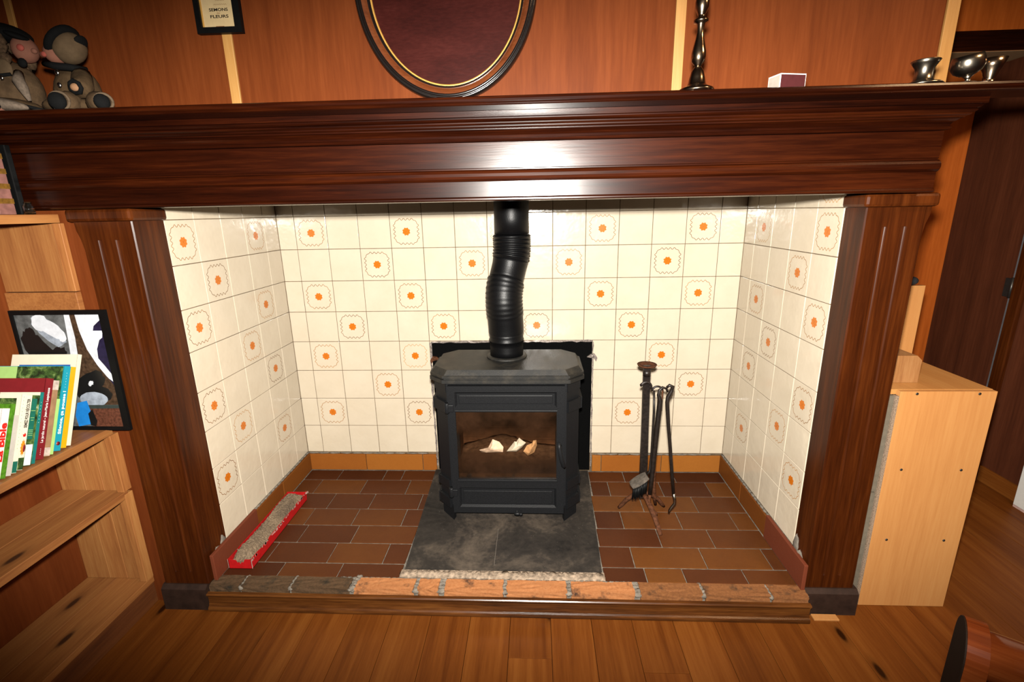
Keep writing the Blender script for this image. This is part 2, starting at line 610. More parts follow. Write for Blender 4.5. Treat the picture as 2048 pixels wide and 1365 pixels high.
# door in the right wall of the passage
door = MB().box(3.426, 3.4355, .172, .598, .006, 2.06, bev=.002).build('door_1', M_plydark)
tag(door, kind='structure')
M_greyedge = plain('grey_metal_edge', (.17, .165, .175), .5, .2)
MB().box(3.420, 3.4352, .158, .170, .006, 2.06).build('edge_strip', M_greyedge, door)
hg = MB()
hg.box(3.414, 3.4255, .168, .200, .955, 1.045, bev=.002)
hg.lathe([(.007, 0), (.007, .10)], (3.417, .164, .95), 10)
hg.build('hinge', M_metal_screw, door)
MB().box(3.412, 3.435, .105, .156, 0, 2.10, bev=.004).build('door_frame', M_mahogz, door)
bb = structure('baseboard_right', MB().box(3.420, 3.435, -2.6, .100, 0.0, .082, bev=.003), M_floor)

# ------------------------------------------------------------------ tiled recess
TW = .15; TJ = .0012
tile_cache = {}
def wave_ring(half, rr, amp, waves, nseg):
    """closed wavy rounded square, list of 2D points with normals"""
    pts = []
    per_side = nseg//4
    for s in range(4):
        a = s*PI/2
        ca, sa = math.cos(a), math.sin(a)
        L = half-rr
        for i in range(per_side):
            tt = -L+2*L*i/(per_side)
            off = half+amp*math.cos(2*PI*waves*(tt+L)/(2*L))*-1
            pts.append((ca*off-sa*tt, sa*off+ca*tt))
        for i in range(1, 4):
            b = i/4*PI/2
            cx, cy = L, L
            px, py = cx+(rr-amp)*math.cos(b), cy+(rr-amp)*math.sin(b)
            pts.append((ca*px-sa*py, sa*px+ca*py))
    return pts

def ribbon(mb, pts, wd, z, mi):
    n = len(pts); v = []; f = []
    for i in range(n):
        p0 = Vector(pts[i-1]); p1 = Vector(pts[(i+1) % n]); p = Vector(pts[i])
        d = (p1-p0).normalized(); nn = Vector((d.y, -d.x))
        a = p+nn*wd/2; b = p-nn*wd/2
        v.append((a.x, -z, a.y)); v.append((b.x, -z, b.y))
    for i in range(n):
        j = (i+1) % n
        f.append((2*i, 2*j, 2*j+1, 2*i+1))
    mb.add(v, f, mi)

def tile_mesh(wd, ht, decor=False):
    """tile facing -y, centred, front at y=0"""
    key = (round(wd, 4), round(ht, 4), decor)
    if key in tile_cache: return tile_cache[key]
    mb = MB()
    mb.box(-wd/2, wd/2, 0, .007, -ht/2, ht/2, bev=.0012)
    if decor:
        ribbon(mb, wave_ring(.0550, .018, .0042, 4.0, 176), .0021, .0003, 1)
        v = [(0, -.0003, 0)]; n = 48
        for i in range(n):
            a = 2*PI*i/n
            r = .0190*(1-.20*abs(math.cos(4*a))**2.2)
            v.append((r*math.cos(a), -.0003, r*math.sin(a)))
        mb.add(v, [(0, 1+i, 1+(i+1) % n) for i in range(n)], 2)
        for k in range(2):
            a = PI/4+k*PI/2
            c, s = math.cos(a)*.011, math.sin(a)*.011
            mb.add([(-c-s*.03, -.0005, -s+c*.03), (c-s*.03, -.0005, s+c*.03), (c+s*.03, -.0005, s-c*.03), (-c+s*.03, -.0005, -s-c*.03)], [(0, 1, 2, 3)], 3)
    me = mb.mesh('tile', [M_tile, M_line, M_flower, M_flowerline] if decor else M_tile)
    tile_cache[key] = me
    return me

niche_b = structure('wall_recess_back', MB().box(XL-.03, XR+.03, .0030, .06, 0, Z(.46)), M_grout)
niche_l = structure('wall_recess_left', MB().box(XL-.07, XL-.0030, -.700, .003, 0, Z(.40)), M_grout)
niche_r = structure('wall_recess_right', MB().box(XR+.0030, XR+.07, -.700, .003, 0, Z(.40)), M_grout)

decor_back = {0: [0, 3, 6, 9, 12], 1: [2, 5, 8, 11], 2: [0, 3, 6, 9, 12], 3: [1, 4, 7, 10], 4: [0, 3, 11], 5: [2, 12], 6: [0, 3, 10]}
rows = list(range(-2, 8))
def rowz(r): return Z(-TW*r), Z(-TW*r+TW)

def jit(): return (rnd.uniform(-1, 1)*R(.25), 0, rnd.uniform(-1, 1)*R(.25))

for r in rows:
    z0, z1 = rowz(r)
    if r == -2: z1 = Z(.40)
    ht = z1-z0-2*TJ
    for c in range(-1, 14):
        xa, xb = c*TW, c*TW+TW
        if c == -1: xa = XL
        if c == 13: xb = XR
        if .62 < xa and xb < 1.385 and r >= 4: continue          # behind the stove shield the wall is bare
        inst('tile', tile_mesh(xb-xa-2*TJ, ht, c in decor_back.get(r, [])), niche_b,
             ((xa+xb)/2, rnd.uniform(-.0004, .0004), (z0+z1)/2), jit())

def side_cols(p, edge):
    e = [0, p]+[p+TW*k for k in range(1, 4)]+[edge]
    return list(zip(e[:-1], e[1:]))

dec_l = {0: [4, 1], 1: [3], 2: [4, 1], 3: [2], 4: [4, 1], 5: [3], 6: [1, 4]}
dec_r = {-1: [4], 0: [1, 4], 1: [3], 2: [1, 4], 3: [2], 4: [1, 4], 5: [3], 6: [1, 4]}
for side, par, p, edge, dec in (('l', niche_l, .1137, .708, dec_l), ('r', niche_r, .1054, .700, dec_r)):
    for r in rows:
        z0, z1 = rowz(r)
        if r == -2: z1 = Z(.385)
        for k, (a, b) in enumerate(side_cols(p, edge)):
            zz0 = z0
            me = tile_mesh(b-a-2*TJ, z1-zz0-2*TJ, k in dec.get(r, []))
            j = jit()
            if side == 'l':
                inst('tile', me, par, (XL+rnd.uniform(-.0004, .0004), -(a+b)/2, (zz0+z1)/2), (j[0], 0, R(90)+j[2]))
            else:
                inst('tile', me, par, (XR+rnd.uniform(-.0004, .0004), -(a+b)/2, (zz0+z1)/2), (j[0], 0, R(-90)+j[2]))
# dark roof of the recess, up inside the hood
M_soot = plain('soot_black', (.012, .010, .009), .9)
structure('ceiling_recess', MB().box(-.15, 2.13, CY+.052, .062, Z(.462), Z(.48)), M_soot)

# ------------------------------------------------------------------ hearth
hearth = thing('hearth', 'raised hearth of brown clay tiles edged with bricks under the stove', 'hearth', (.99, -.42, 0))
MB().box(XL-.0005, XR+.0005, -.834, .003, 0, H-.004).build('hearth_base', M_cement, hearth)
ht_cache = {}
def ht_mesh(wd, dp):
    k = (round(wd, 3), round(dp, 3))
    if k not in ht_cache:
        ht_cache[k] = MB().box(-wd/2, wd/2, -dp/2, dp/2, -.0075, 0, bev=.002).mesh('hearth_tile', M_hearth)
    return ht_cache[k]

yrow = [-.012, -.107, -.231, -.354, -.475, -.591, -.709, -.786]
jl = [[-.07, .10, .335, .43, .62], [-.07, .03, .262, .485, .62], [-.07, .15, .345, .575, .62], [-.07, .10, .31, .53, .62],
      [-.07, .125, .350, .61], [-.07, .055, .30, .52, .61], [-.07, .14, .37, .61]]
jr = [[1.385, 1.56, 1.66, 1.81, 2.048], [1.385, 1.47, 1.72, 1.945, 2.048], [1.375, 1.60, 1.84, 2.048], [1.375, 1.49, 1.735, 1.965, 2.048],
      [1.37, 1.62, 1.83, 2.048], [1.365, 1.49, 1.76, 2.0, 2.048], [1.365, 1.52, 1.66, 1.88, 2.048]]
for i in range(7):
    ya, yb = yrow[i+1], yrow[i]
    for js in (jl[i], jr[i]):
        for a, b in zip(js[:-1], js[1:]):
            wd = b-a-.0036
            if wd < .02: continue
            inst('hearth_tile', ht_mesh(wd, yb-ya-.0062), hearth, ((a+b)/2, (ya+yb)/2, H-rnd.uniform(0, .0006)), (rnd.uniform(-.002, .002), rnd.uniform(-.002, .002), rnd.uniform(-.003, .003)))
# skirting tiles
def skirt(x0, x1, y0, y1, z0, z1, m):
    c = ((x0+x1)/2, (y0+y1)/2, (z0+z1)/2)
    return MB().box(x0, x1, y0, y1, z0, z1, bev=.002).build('skirting_tile', m, hearth, loc=c)
for a, b in ((XL+.012, .226), (.229, .526), (.529, .600), (1.405, 1.450), (1.453, 1.754), (1.757, XR-.012)):
    skirt(a, b, -.012, -.0015, H+.001, Z(-1.0585), M_skirt)
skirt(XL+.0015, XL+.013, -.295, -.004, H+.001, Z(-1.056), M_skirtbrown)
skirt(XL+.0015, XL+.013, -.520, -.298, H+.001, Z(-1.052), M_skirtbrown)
skirt(XL+.0035, XL+.017, -.815, -.523, H+.001, Z(-1.042), M_skirtred)
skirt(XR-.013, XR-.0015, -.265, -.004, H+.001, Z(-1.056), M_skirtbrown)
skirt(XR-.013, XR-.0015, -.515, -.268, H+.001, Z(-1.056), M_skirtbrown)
skirt(XR-.017, XR-.0035, -.812, -.520, H+.001, Z(-1.046), M_skirtred)

def lump(mb, c, r, seed, n=10, mi=0):
    rr = random.Random(seed)
    ks = [rr.uniform(.75, 1.2) for _ in range(64)]
    cnt = [0]
    def sq(p):
        cnt[0] += 1
        return p*ks[cnt[0] % 64]
    mb.ball(c, r, mi, n=n, squash=sq)

cm = MB()
for i in range(24):      # rough mortar bead where tiles meet skirting
    yy = -.02-.029*i
    lump(cm, (XL+.004, yy, Z(-1.050)), (.006, .020, .0045), i)
    lump(cm, (XR-.004, yy, Z(-1.053)), (.006, .020, .0045), i+50)
for i in range(36):
    xx = XL+.03+i*.0578
    if .56 < xx < 1.43: continue
    lump(cm, (xx, -.004, Z(-1.0545)), (.034, .006, .004), i+90)
lump(cm, (XR+.008, -.712, Z(-1.035)), (.012, .022, .05), 201)
lump(cm, (XR+.004, -.745, Z(-1.075)), (.012, .030, .045), 202)
lump(cm, (XL-.006, -.722, Z(-1.05)), (.010, .022, .035), 203)
lump(cm, (XL-.002, -.77, Z(-1.09)), (.010, .035, .045), 204)
cm.build('mortar', M_cement, hearth, kind='stuff')

# brick edge
bxs = [(-.082, .030, 0), (.040, .216, 0), (.226, .438, 0), (.456, .674, 2), (.690, .764, 2), (.786, .997, 2), (1.010, 1.224, 2), (1.240, 1.463, 2),
       (1.484, 1.696, 1), (1.708, 1.928, 1), (1.936, 2.056, 1)]
for a, b, q in bxs:
    m = (M_brickold, M_brickmid, M_brick)[q]
    c = ((a+b)/2, -.815, H-.02)
    mb = MB()
    bm = bmesh.new(); bmesh.ops.create_cube(bm, size=1)
    for p in bm.verts: p.co = Vector((p.co.x*(b-a), p.co.y*.054, p.co.z*.046))
    bmesh.ops.subdivide_edges(bm, edges=list(bm.edges), cuts=4, use_grid_fill=True)
    rr = random.Random(int(a*1000)+999)
    for p in bm.verts:
        ex = abs(abs(p.co.x)-(b-a)/2) < .001
        k = .0016 if not ex else .003
        p.co += Vector((rr.uniform(-k, k), rr.uniform(-.0014, .0014), rr.uniform(-.0016, .0010)))
    mb.frombm(bm)
    mb.v = [(p[0]+c[0], p[1]+c[1], p[2]+c[2]) for p in mb.v]
    mb.build('brick', m, hearth, loc=c)
mo = MB()
for (a, b, q), (a2, b2, q2) in zip(bxs[:-1], bxs[1:]):
    for k in range(4):
        lump(mo, ((b+a2)/2, -.836+.016*k, H-.007), ((a2-b)/2+.006, .011, .0085), int(b*100)+k)
for i in range(52):
    xx = .40+i*.021
    if xx < 1.5: lump(mo, (xx, -.787, H-.002), (.016, .006, .0045), 300+i)
for k in range(5): lump(mo, (.45+.002*k, -.835+.013*k, H-.001), (.012, .010, .008), 400+k)
mo.build('mortar', M_cement, hearth, kind='stuff')
# varnished strip at the foot of the hearth
prof = [(0, 0), (.018, 0), (.020, .004), (.0205, .010), (.018, .016), (.012, .020), (.008, .030), (.0075, .045), (.009, .056), (.014, .062), (.0165, .066), (.0165, .069), (.013, .0725), (0, .073)]
pp = [(-.8435-p*.9, z) for p, z in prof]
MB().prism(pp, 'x', -.0865, 2.062, smooth=False).build('trim_strip', M_strip, hearth)

M_seam = plain('seam_dust', (.14, .12, .10), .9)
# heat-proof plate under the stove
plate = MB()
n1, n2 = 24, 24
plate.prism([(.594, -.014), (1.384, -.014), (1.360, -.742), (.620, -.742)], 'z', H+.0006, H+.008)
plate_t = thing('floor_plate', 'sooty dark plate on the hearth under the black stove', 'floor plate', (.99, -.40, H))
plate.build('plate', M_slab, plate_t)
st = MB()
rr = random.Random(5)
for i in range(30):
    xx = .625+i*.0249
    lump(st, (xx, -.764+rr.uniform(-.002, .002), H+.0005), (.022, .022, .0075), 500+i)
st.box(.608, 1.368, -.783, -.743, H+.0004, H+.004, bev=.002)
st.build('mortar_strip', M_whitish, plate_t)
MB().box(.9555, .9575, -.72, -.50, H+.0078, H+.0084).build('seam', M_seam, plate_t)

# heat shield on the back wall
sh = thing('heat_shield', 'black metal heat shield on the tiled wall behind the stove', 'heat shield', (1.0, -.008, H))
MB().box(.612, 1.392, -.012, -.0006, H+.009, Z(-.452), bev=.0015).build('sheet', M_shield, sh)
fo = MB()
rr = random.Random(8)
def ragged(x0, z0, x1, z1, n, wd):
    pv = []
    for i in range(n+1):
        t = i/n; pv.append((x0+(x1-x0)*t, z0+(z1-z0)*t))
    dx, dz = x1-x0, z1-z0; L = math.hypot(dx, dz); nx, nz = -dz/L, dx/L
    v = []; f = []
    for px, pz in pv:
        a, b = wd*rr.uniform(.2, 1.2), wd*rr.uniform(.2, 1.2)
        for s in (a, -b):
            v.append((px+nx*s, -.0135+rr.uniform(-.001, .001), pz+nz*s))
    for i in range(n): f.append((2*i, 2*i+1, 2*i+3, 2*i+2))
    fo.add(v, f); fo.add([(p[0], p[1]+.0012, p[2]) for p in v], [tuple(reversed(q)) for q in f])
ragged(.610, Z(-.452), 1.394, Z(-.450), 40, .006)
ragged(.608, Z(-.455), .603, Z(-.75), 22, .006)
ragged(.603, Z(-.75), .606, H+.03, 20, .005)
ragged(1.395, Z(-.455), 1.398, H+.03, 36, .004)
fo.build('torn_edge', M_foil, sh)
for (cx, cz, s) in ((.622, .706, -1), (1.396, .716, 1)):
    c = MB()
    c.prism([(cx-s*.030, cz), (cx-s*.012, cz+.014), (cx+s*.006, cz+.016), (cx+s*.020, cz-.004), (cx+s*.014, cz-.022), (cx+s*.004, cz-.006)], 'y', -.022, -.012)
    c.ball((cx-s*.004, -.022, cz+.004), (.008, .004, .008))
    c.build('clip', M_rust if s < 0 else M_foil, sh)

# ------------------------------------------------------------------ mantel surround
sur = thing('fireplace_surround', 'dark varnished mahogany mantelpiece with moulded beam around the tiled fireplace', 'fireplace', (.99, -.80, 0))
YB = -.862
bprof = [(-.02, .187), (.002, .187), (.006, .190), (.006, .1935), (.002, .196), (.0, .198), (.0, .2385), (.004, .240), (.010, .2445), (.0125, .251),
         (.0115, .259), (.008, .265), (.002, .2685), (-.004, .270), (-.004, .2725), (.0, .274), (.0, .340), (-.02, .340)]
path = [(-.5545, YB, 0, -1), (2.186, YB, 0, -1)]
path2 = [(-.5545, YB, 0, -1), (2.186, YB, 1, -1), (2.186, -.66, 1, 0)]
MB().sweep([(p, Z(z)) for p, z in bprof], path).build('beam_face', M_mahog, sur)
MB().box(-.5545, 2.1855, YB+.018, -.702, Z(.188), Z(.405)).build('beam_core', M_mahog, sur)
cprof = [(-.02, .341), (.002, .341), (.008, .3425), (.010, .346), (.009, .349), (.006, .351), (.008, .356), (.013, .3615), (.0195, .366), (.026, .3685),
         (.026, .371), (.030, .3715), (.034, .3745), (.034, .3775), (.037, .378), (.041, .3815), (.041, .384), (.038, .3855), (.044, .388), (.047, .3915), (.047, .394),
         (.053, .3955), (.053, .4095), (-.02, .4095)]
MB().sweep([(p, Z(z)) for p, z in cprof], path2).build('crown_moulding', M_mahog, sur)
sy = -.985
sp = [(CY-.001, Z(.410)), (sy+.006, Z(.410)), (sy+.001, Z(.4115)), (sy+.0025, Z(.414)), (sy+.004, Z(.4155)), (sy-.001, Z(.4185)), (sy-.003, Z(.423)), (sy-.001, Z(.428)), (sy+.004, Z(.4305)), (CY-.001, Z(.4305))]
MB().prism(sp, 'x', -.5545, 2.262).prism([(sy+.095, p[1]) if p[0] > -.7 else p for p in sp], 'x', 2.262, 2.76).build('mantel_shelf', M_mahog, sur)

def post(x0, x1, yf, inner):
    """fluted upright; inner = +1 when the opening lies on its +x side"""
    zt, zb = Z(.150), Z(-1.145)
    yb = -.7025
    w_ = x1-x0
    fl_ = [.058, .113]
    cx = [(x1-f) if inner > 0 else (x0+f) for f in fl_]
    cx.sort()
    g, dp, ch = .0075, .006, .0035
    def section(groove):
        pts = [(x0, yb), (x0, yf+(ch if inner < 0 else .003)), (x0+(ch if inner < 0 else .003), yf)]
        if groove:
            for c in cx:
                for i in range(9):
                    a = PI*i/8
                    pts.append((c-g*math.cos(a), yf+dp*math.sin(a)))
        pts += [(x1-(ch if inner > 0 else .003), yf), (x1, yf+(ch if inner > 0 else .003)), (x1, yb)]
        return pts
    mb = MB()
    mb.prism(section(False), 'z', Z(.095), zt)
    mb.prism(section(True), 'z', Z(-1.095), Z(.095))
    mb.prism(section(False), 'z', zb, Z(-1.095))
    # small outward flare under the capital
    xo = x0 if inner > 0 else x1
    s = -1 if inner > 0 else 1
    mb.prism([(xo, Z(.150)), (xo+s*.016, Z(.150)), (xo+s*.014, Z(.125)), (xo+s*.006, Z(.10)), (xo, Z(.06))], 'y', yf+.004, yb)
    pst = mb.build('post', M_mahogz, sur)
    MB().box(x0-.014-(.008 if inner > 0 else 0), x1+.014+(.008 if inner < 0 else 0), yf-.016, yb, Z(.1495), Z(.1865), bev=.009).build('capital', M_mahogz, pst)
    pl = MB()
    pl.prism([(yb, 0), (yf-.018, 0), (yf-.018, .088), (yf-.004, .1005), (yb, .1005)], 'x', x0-.012+(.008 if inner > 0 else 0), x1+(.012 if inner < 0 else -.004))
    pl.build('plinth', M_plinth, pst)

post(-.252, XL-.001, -.836, 1)
post(XR+.001, 2.228, -.800, -1)
# ------------------------------------------------------------------ wood stove
stove = thing('wood_stove', 'black cast iron wood stove with glass door standing on the sooty plate', 'stove', (.998, -.30, H+.008))
SX = .9985
def octo(hw, yf, hw2, yc, yb, cb=.05):
    return [(SX-hw, yf), (SX+hw, yf), (SX+hw2, yc), (SX+hw2, yb-cb), (SX+hw2-cb, yb), (SX-hw2+cb, yb), (SX-hw2, yb-cb), (SX-hw2, yc)]
sb = MB()
zb0, zb1 = .172, Z(-.510)
# hollow body: walls as boxes and chamfer panels
yf, yc, ybk = -.430, -.372, -.135
hw, hw2 = .245, .300
def wallq(mb, a, b, z0, z1, th=.018):
    d = Vector((b[0]-a[0], b[1]-a[1])); d.normalize(); nn = Vector((d.y, -d.x))
    p = [Vector(a), Vector(b), Vector(b)-nn*th, Vector(a)-nn*th]
    mb.prism([(q.x, q.y) for q in p], 'z', z0, z1)
oc = octo(hw, yf, hw2, yc, ybk)
for i in range(1, 8):
    a, b = oc[i], oc[(i+1) % 8]
    wallq(sb, a, b, zb0, zb1)
# front frame round the door
sb.box(SX-hw, SX-hw+.045, yf, yf+.02, zb0, zb1)
sb.box(SX+hw-.045, SX+hw, yf, yf+.02, zb0, zb1)
sb.box(SX-hw+.045, SX+hw-.045, yf, yf+.02, Z(-.60), zb1)
sb.box(SX-hw+.045, SX+hw-.045, yf, yf+.02, zb0, Z(-.955))
sb.prism(octo(hw-.004, yf+.004, hw2-.01, yc, ybk-.005), 'z', zb0-.012, zb0)
body = sb.build('body', M_iron, stove)
# ribs on the chamfered corners
for s in (-1, 1):
    for z0, z1, out in ((Z(-.553), Z(-.515), .004), (Z(-.640), Z(-.592), .012), (Z(-.995), Z(-.955), .010), (Z(-1.085), Z(-1.040), .012)):
        a = Vector((SX+s*hw, yf)); b = Vector((SX+s*hw2, yc))
        nn = Vector((s*(a.y-b.y)*-1, -abs(b.x-a.x))).normalized()
        pts = [a+nn*.001, b+nn*.001, b+nn*out, a+nn*out]
        rb = MB()
        rb.prism([(p.x, p.y) for p in pts], 'z', z0, z1)
        rb.box(SX+s*hw2-(.0 if s > 0 else out), SX+s*hw2+(out if s > 0 else 0), yc-out*.6, ybk-.06, z0, z1)
        rb.build('rib', M_iron, stove)
    lg = MB()
    a = Vector((SX+s*(hw-.006), yf-.012)); b = Vector((SX+s*(hw2-.004), yc-.004))
    lg.prism([(a.x, a.y), (b.x, b.y), (b.x-s*.02, b.y+.02), (a.x-s*.006, a.y+.025)], 'z', H+.008, zb0-.004)
    lg.build('leg', M_iron, stove)
    lg = MB()
    lg.box(SX+s*(hw2-.045), SX+s*(hw2-.005), ybk-.06, ybk-.02, H+.008, zb0-.004, bev=.003)
    lg.build('leg', M_iron, stove)
# top
tp = MB()
tp.prism(octo(.258, -.447, .318, -.388, -.115, .06), 'z', Z(-.5095), Z(-.494))
tp.prism(octo(.250, -.441, .310, -.382, -.120, .06), 'z', Z(-.494), Z(-.488))
tp.prism(octo(.256, -.446, .316, -.387, -.116, .06), 'z', Z(-.488), Z(-.478))
# bevelled upper plate
o1 = octo(.250, -.440, .310, -.380, -.120, .06); o2 = octo(.238, -.426, .296, -.368, -.130, .06)
v = [(p[0], p[1], Z(-.478)) for p in o1]+[(p[0], p[1], Z(-.458)) for p in o2]
tp.add(v, [(i, (i+1) % 8, 8+(i+1) % 8, 8+i) for i in range(8)]+[tuple(range(8, 16))])
tp.lathe([(.088, 0), (.088, .006), (.080, .010)], (SX-.006, -.235, Z(-.458)), 28)
tp.build('top_plate', M_irontop, stove)
# door
dr = MB()
dx0, dx1 = SX-.236, SX+.236
dz0, dz1 = Z(-1.098), Z(-.518)
wx0, wx1, wz0, wz1 = SX-.208, SX+.204, Z(-.938), Z(-.628)
yd = -.452
def frame_ring(mb, x0, x1, z0, z1, a0, a1, c0, c1, y0, y1):
    mb.box(x0, a0, y0, y1, z0, z1); mb.box(a1, x1, y0, y1, z0, z1)
    mb.box(a0, a1, y0, y1, z0, c0); mb.box(a0, a1, y0, y1, c1, z1)
dr.box(dx0, wx0, yd, yf-.001, dz0, dz1); dr.box(wx1, dx1, yd, yf-.001, dz0, dz1)
tz0, tz1 = Z(-.602), Z(-.552)
bz0, bz1 = Z(-1.062), Z(-.985)
dr.box(wx0, wx1, yd, yf-.001, wz1, tz0-.008); dr.box(wx0, wx1, yd, yf-.001, tz1+.008, dz1)
dr.box(wx0, wx1, yd, yf-.001, dz0, bz0-.008); dr.box(wx0, wx1, yd, yf-.001, bz1+.008, wz0)
for z0, z1 in ((tz0, tz1), (bz0, bz1)):   # sunk panels with sloped borders
    e = .008; d_ = .009
    o_ = [(wx0, z0-e), (wx1, z0-e), (wx1, z1+e), (wx0, z1+e)]
    i_ = [(wx0+e, z0), (wx1-e, z0), (wx1-e, z1), (wx0+e, z1)]
    v = [(p[0], yd, p[1]) for p in o_]+[(p[0], yd+d_, p[1]) for p in i_]
    dr.add(v, [(0, 1, 5, 4), (1, 2, 6, 5), (2, 3, 7, 6), (3, 0, 4, 7), (4, 5, 6, 7)])
    # raised field
    dr.box(wx0+.016, wx1-.016, yd+.003, yd+d_+.001, z0+.007, z1-.007, bev=.002)
# bead round the window
for (a, b, c, d) in ((wx0-.004, wx1+.004, wz1-.001, wz1+.006), (wx0-.004, wx1+.004, wz0-.010, wz0+.001)):
    dr.box(a, b, yd-.003, yd+.002, c, d, bev=.0015)
door_o = dr.build('door', M_iron, stove)

def glass_mat():
    t = NT('sooty_stove_glass')
    v = t.coords((1, 1, 1), False)
    n = t.noise(v, 6, 5, .6); n2 = t.noise(v, 60, 4, .7)
    tc = t.n('ShaderNodeTexCoord'); sp_ = t.n('ShaderNodeSeparateXYZ'); t.l(tc.outputs['Generated'], sp_.inputs[0])
    edge = t.math('ABSOLUTE', t.math('SUBTRACT', sp_.outputs[2], .52))
    f = t.math('ADD', t.math('ADD', t.math('MULTIPLY', n, .55), t.math('MULTIPLY', n2, .15)), t.math('MULTIPLY', edge, .85))
    fac = t.ramp(f, [(.40, (.05, .05, .05)), (.66, (.80, .80, .80))])
    tr = t.n('ShaderNodeBsdfTransparent'); tr.inputs[0].default_value = (.95, .90, .84, 1)
    df = t.n('ShaderNodeBsdfDiffuse')
    col = t.ramp(n, [(.35, (.006, .0035, .002)), (.65, (.026, .012, .006))])
    t.l(col, df.inputs[0])
    m1 = t.n('ShaderNodeMixShader'); t.l(fac, m1.inputs[0]); t.l(tr.outputs[0], m1.inputs[1]); t.l(df.outputs[0], m1.inputs[2])
    gl = t.n('ShaderNodeBsdfGlossy'); gl.inputs['Roughness'].default_value = .05; gl.inputs[0].default_value = (1, 1, 1, 1)
    fr = t.n('ShaderNodeFresnel'); fr.inputs[0].default_value = 1.45
    m2 = t.n('ShaderNodeMixShader'); t.l(fr.outputs[0], m2.inputs[0]); t.l(m1.outputs[0], m2.inputs[1]); t.l(gl.outputs[0], m2.inputs[2])
    t.l(m2.outputs[0], t.out.inputs[0])
    return t.mat

MB().box(wx0-.003, wx1+.003, yd+.010, yd+.014, wz0-.003, wz1+.003).build('glass', glass_mat(), door_o)
hd = MB()
hp = [(SX+.212, yd-.020, .492), (SX+.214, yd-.026, .470), (SX+.222, yd-.026, .425), (SX+.232, yd-.024, .388), (SX+.236, yd-.014, .376)]
hd.tube(hp, [.006, .0085, .0095, .009, .006], 10)
hd.tube([(SX+.219, yd+.001, .468), (SX+.219, yd-.024, .462)], .006, 8)
hd.build('handle', M_iron, door_o)
for zc in (.632, .245):
    hh = MB()
    hh.lathe([(.010, 0), (.0115, .004), (.0115, .040), (.010, .044)], (dx0-.006, yd+.002, zc-.022), 12)
    hh.box(dx0-.010, dx0+.022, yd-.006, yd+.001, zc-.016, zc+.016, bev=.003)
    hh.build('hinge', M_iron, door_o)
av = MB()
av.tube([(1.035, yf+.01, .158), (1.035, yd-.012, .156)], .006, 8)
av.ball((1.037, yd-.016, .155), (.014, .008, .008)); av.ball((1.052, yd-.014, .152), (.008, .007, .007))
av.build('damper_knob', M_iron, stove)
# fire box lining
M_fire = plain('smoked_firebrick', (.12, .058, .030), .9, var=.45, scale=14)
fb = MB()
fz0, fz1 = zb0+.015, Z(-.545)
fb.box(SX-.225, SX+.225, -.178, -.160, fz0, fz1)
fb.box(SX-.245, SX-.225, -.408, -.160, fz0, fz1); fb.box(SX+.225, SX+.245, -.408, -.160, fz0, fz1)
fb.box(SX-.245, SX+.245, -.408, -.160, fz0-.01, fz0); fb.box(SX-.245, SX+.245, -.408, -.160, fz1, fz1+.01)
for zz in (.36, .42, .47, .52, .57):
    fb.box(SX-.224, SX+.224, -.186, -.177, zz, zz+.012, bev=.003)
fb.build('firebox_lining', M_fire, stove)
M_ashbed = plain('brown_ash', (.15, .085, .05), .95, var=.4, scale=40, bump=.004)
ab = MB()
vv = []; ff = []
nx, ny = 22, 12
rr = random.Random(3)
for j in range(ny+1):
    for i in range(nx+1):
        xx = SX-.222+.444*i/nx; yy = -.405+.225*j/ny
        h = .30+.055*math.exp(-((i/nx-.40)/.30)**2)*min(1, .25+j/ny*1.3)+rr.uniform(-.004, .004)+.03*j/ny
        vv.append((xx, yy, h))
for j in range(ny):
    for i in range(nx):
        a = j*(nx+1)+i; ff.append((a, a+1, a+nx+2, a+nx+1))
ab.add(vv, ff, 0, True)
nb = len(vv)
# skirt to close the heap
ring = [i for i in range(nx+1)]+[(j+1)*(nx+1)-1 for j in range(1, ny+1)]+[ny*(nx+1)+i for i in range(nx-1, -1, -1)]+[j*(nx+1) for j in range(ny-1, 0, -1)]
base = len(ab.v)
for q in ring: ab.v.append((vv[q][0], vv[q][1], fz0+.001))
for k in range(len(ring)):
    k2 = (k+1) % len(ring)
    ab.f.append([ring[k2], ring[k], base+k, base+k2]); ab.m.append(0); ab.s.append(False)
tag(ab.build('ash_heap', M_ashbed), 'brown ash heaped inside the stove behind its glass door', 'ash', kind='stuff')

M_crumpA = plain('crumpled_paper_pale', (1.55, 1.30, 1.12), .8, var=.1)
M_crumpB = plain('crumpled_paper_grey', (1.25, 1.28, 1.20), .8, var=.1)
M_crumpC = plain('crumpled_paper_tan', (.95, .60, .33), .8, var=.2)
def crumple(name, label, pts, y, th, mt, seed):
    rr = random.Random(seed)
    pts = [(p[0]-.018, p[1]) for p in pts]
    c = Vector((sum(p[0] for p in pts)/len(pts), sum(p[1] for p in pts)/len(pts)))
    v = []; f = []
    n = len(pts)
    v.append((c.x, y-th, c.y))
    for p in pts: v.append((c.x+(p[0]-c.x)*.55, y-th*rr.uniform(.35, 1.05), c.y+(p[1]-c.y)*.55))
    for p in pts: v.append((p[0], y+rr.uniform(-.3, .3)*th, p[1]))
    v.append((c.x, y+th*.8, c.y))
    for i in range(n):
        j = (i+1) % n
        f += [(0, 1+i, 1+j), (1+i, 1+n+i, 1+n+j), (1+i, 1+n+j, 1+j), (1+n+i, 2*n+1, 1+n+j)]
    o = MB().add(v, f).build(name, mt)
    return tag(o, label, 'paper', 'crumpled papers in the stove')
crumple('crumpled_paper', 'pale crumpled paper on the ash in the stove, left of the grey one',
        [(.885, .385), (.925, .395), (.945, .432), (.975, .422), (.992, .395), (.990, .375), (.940, .370), (.895, .368)], -.330, .022, M_crumpA, 1)
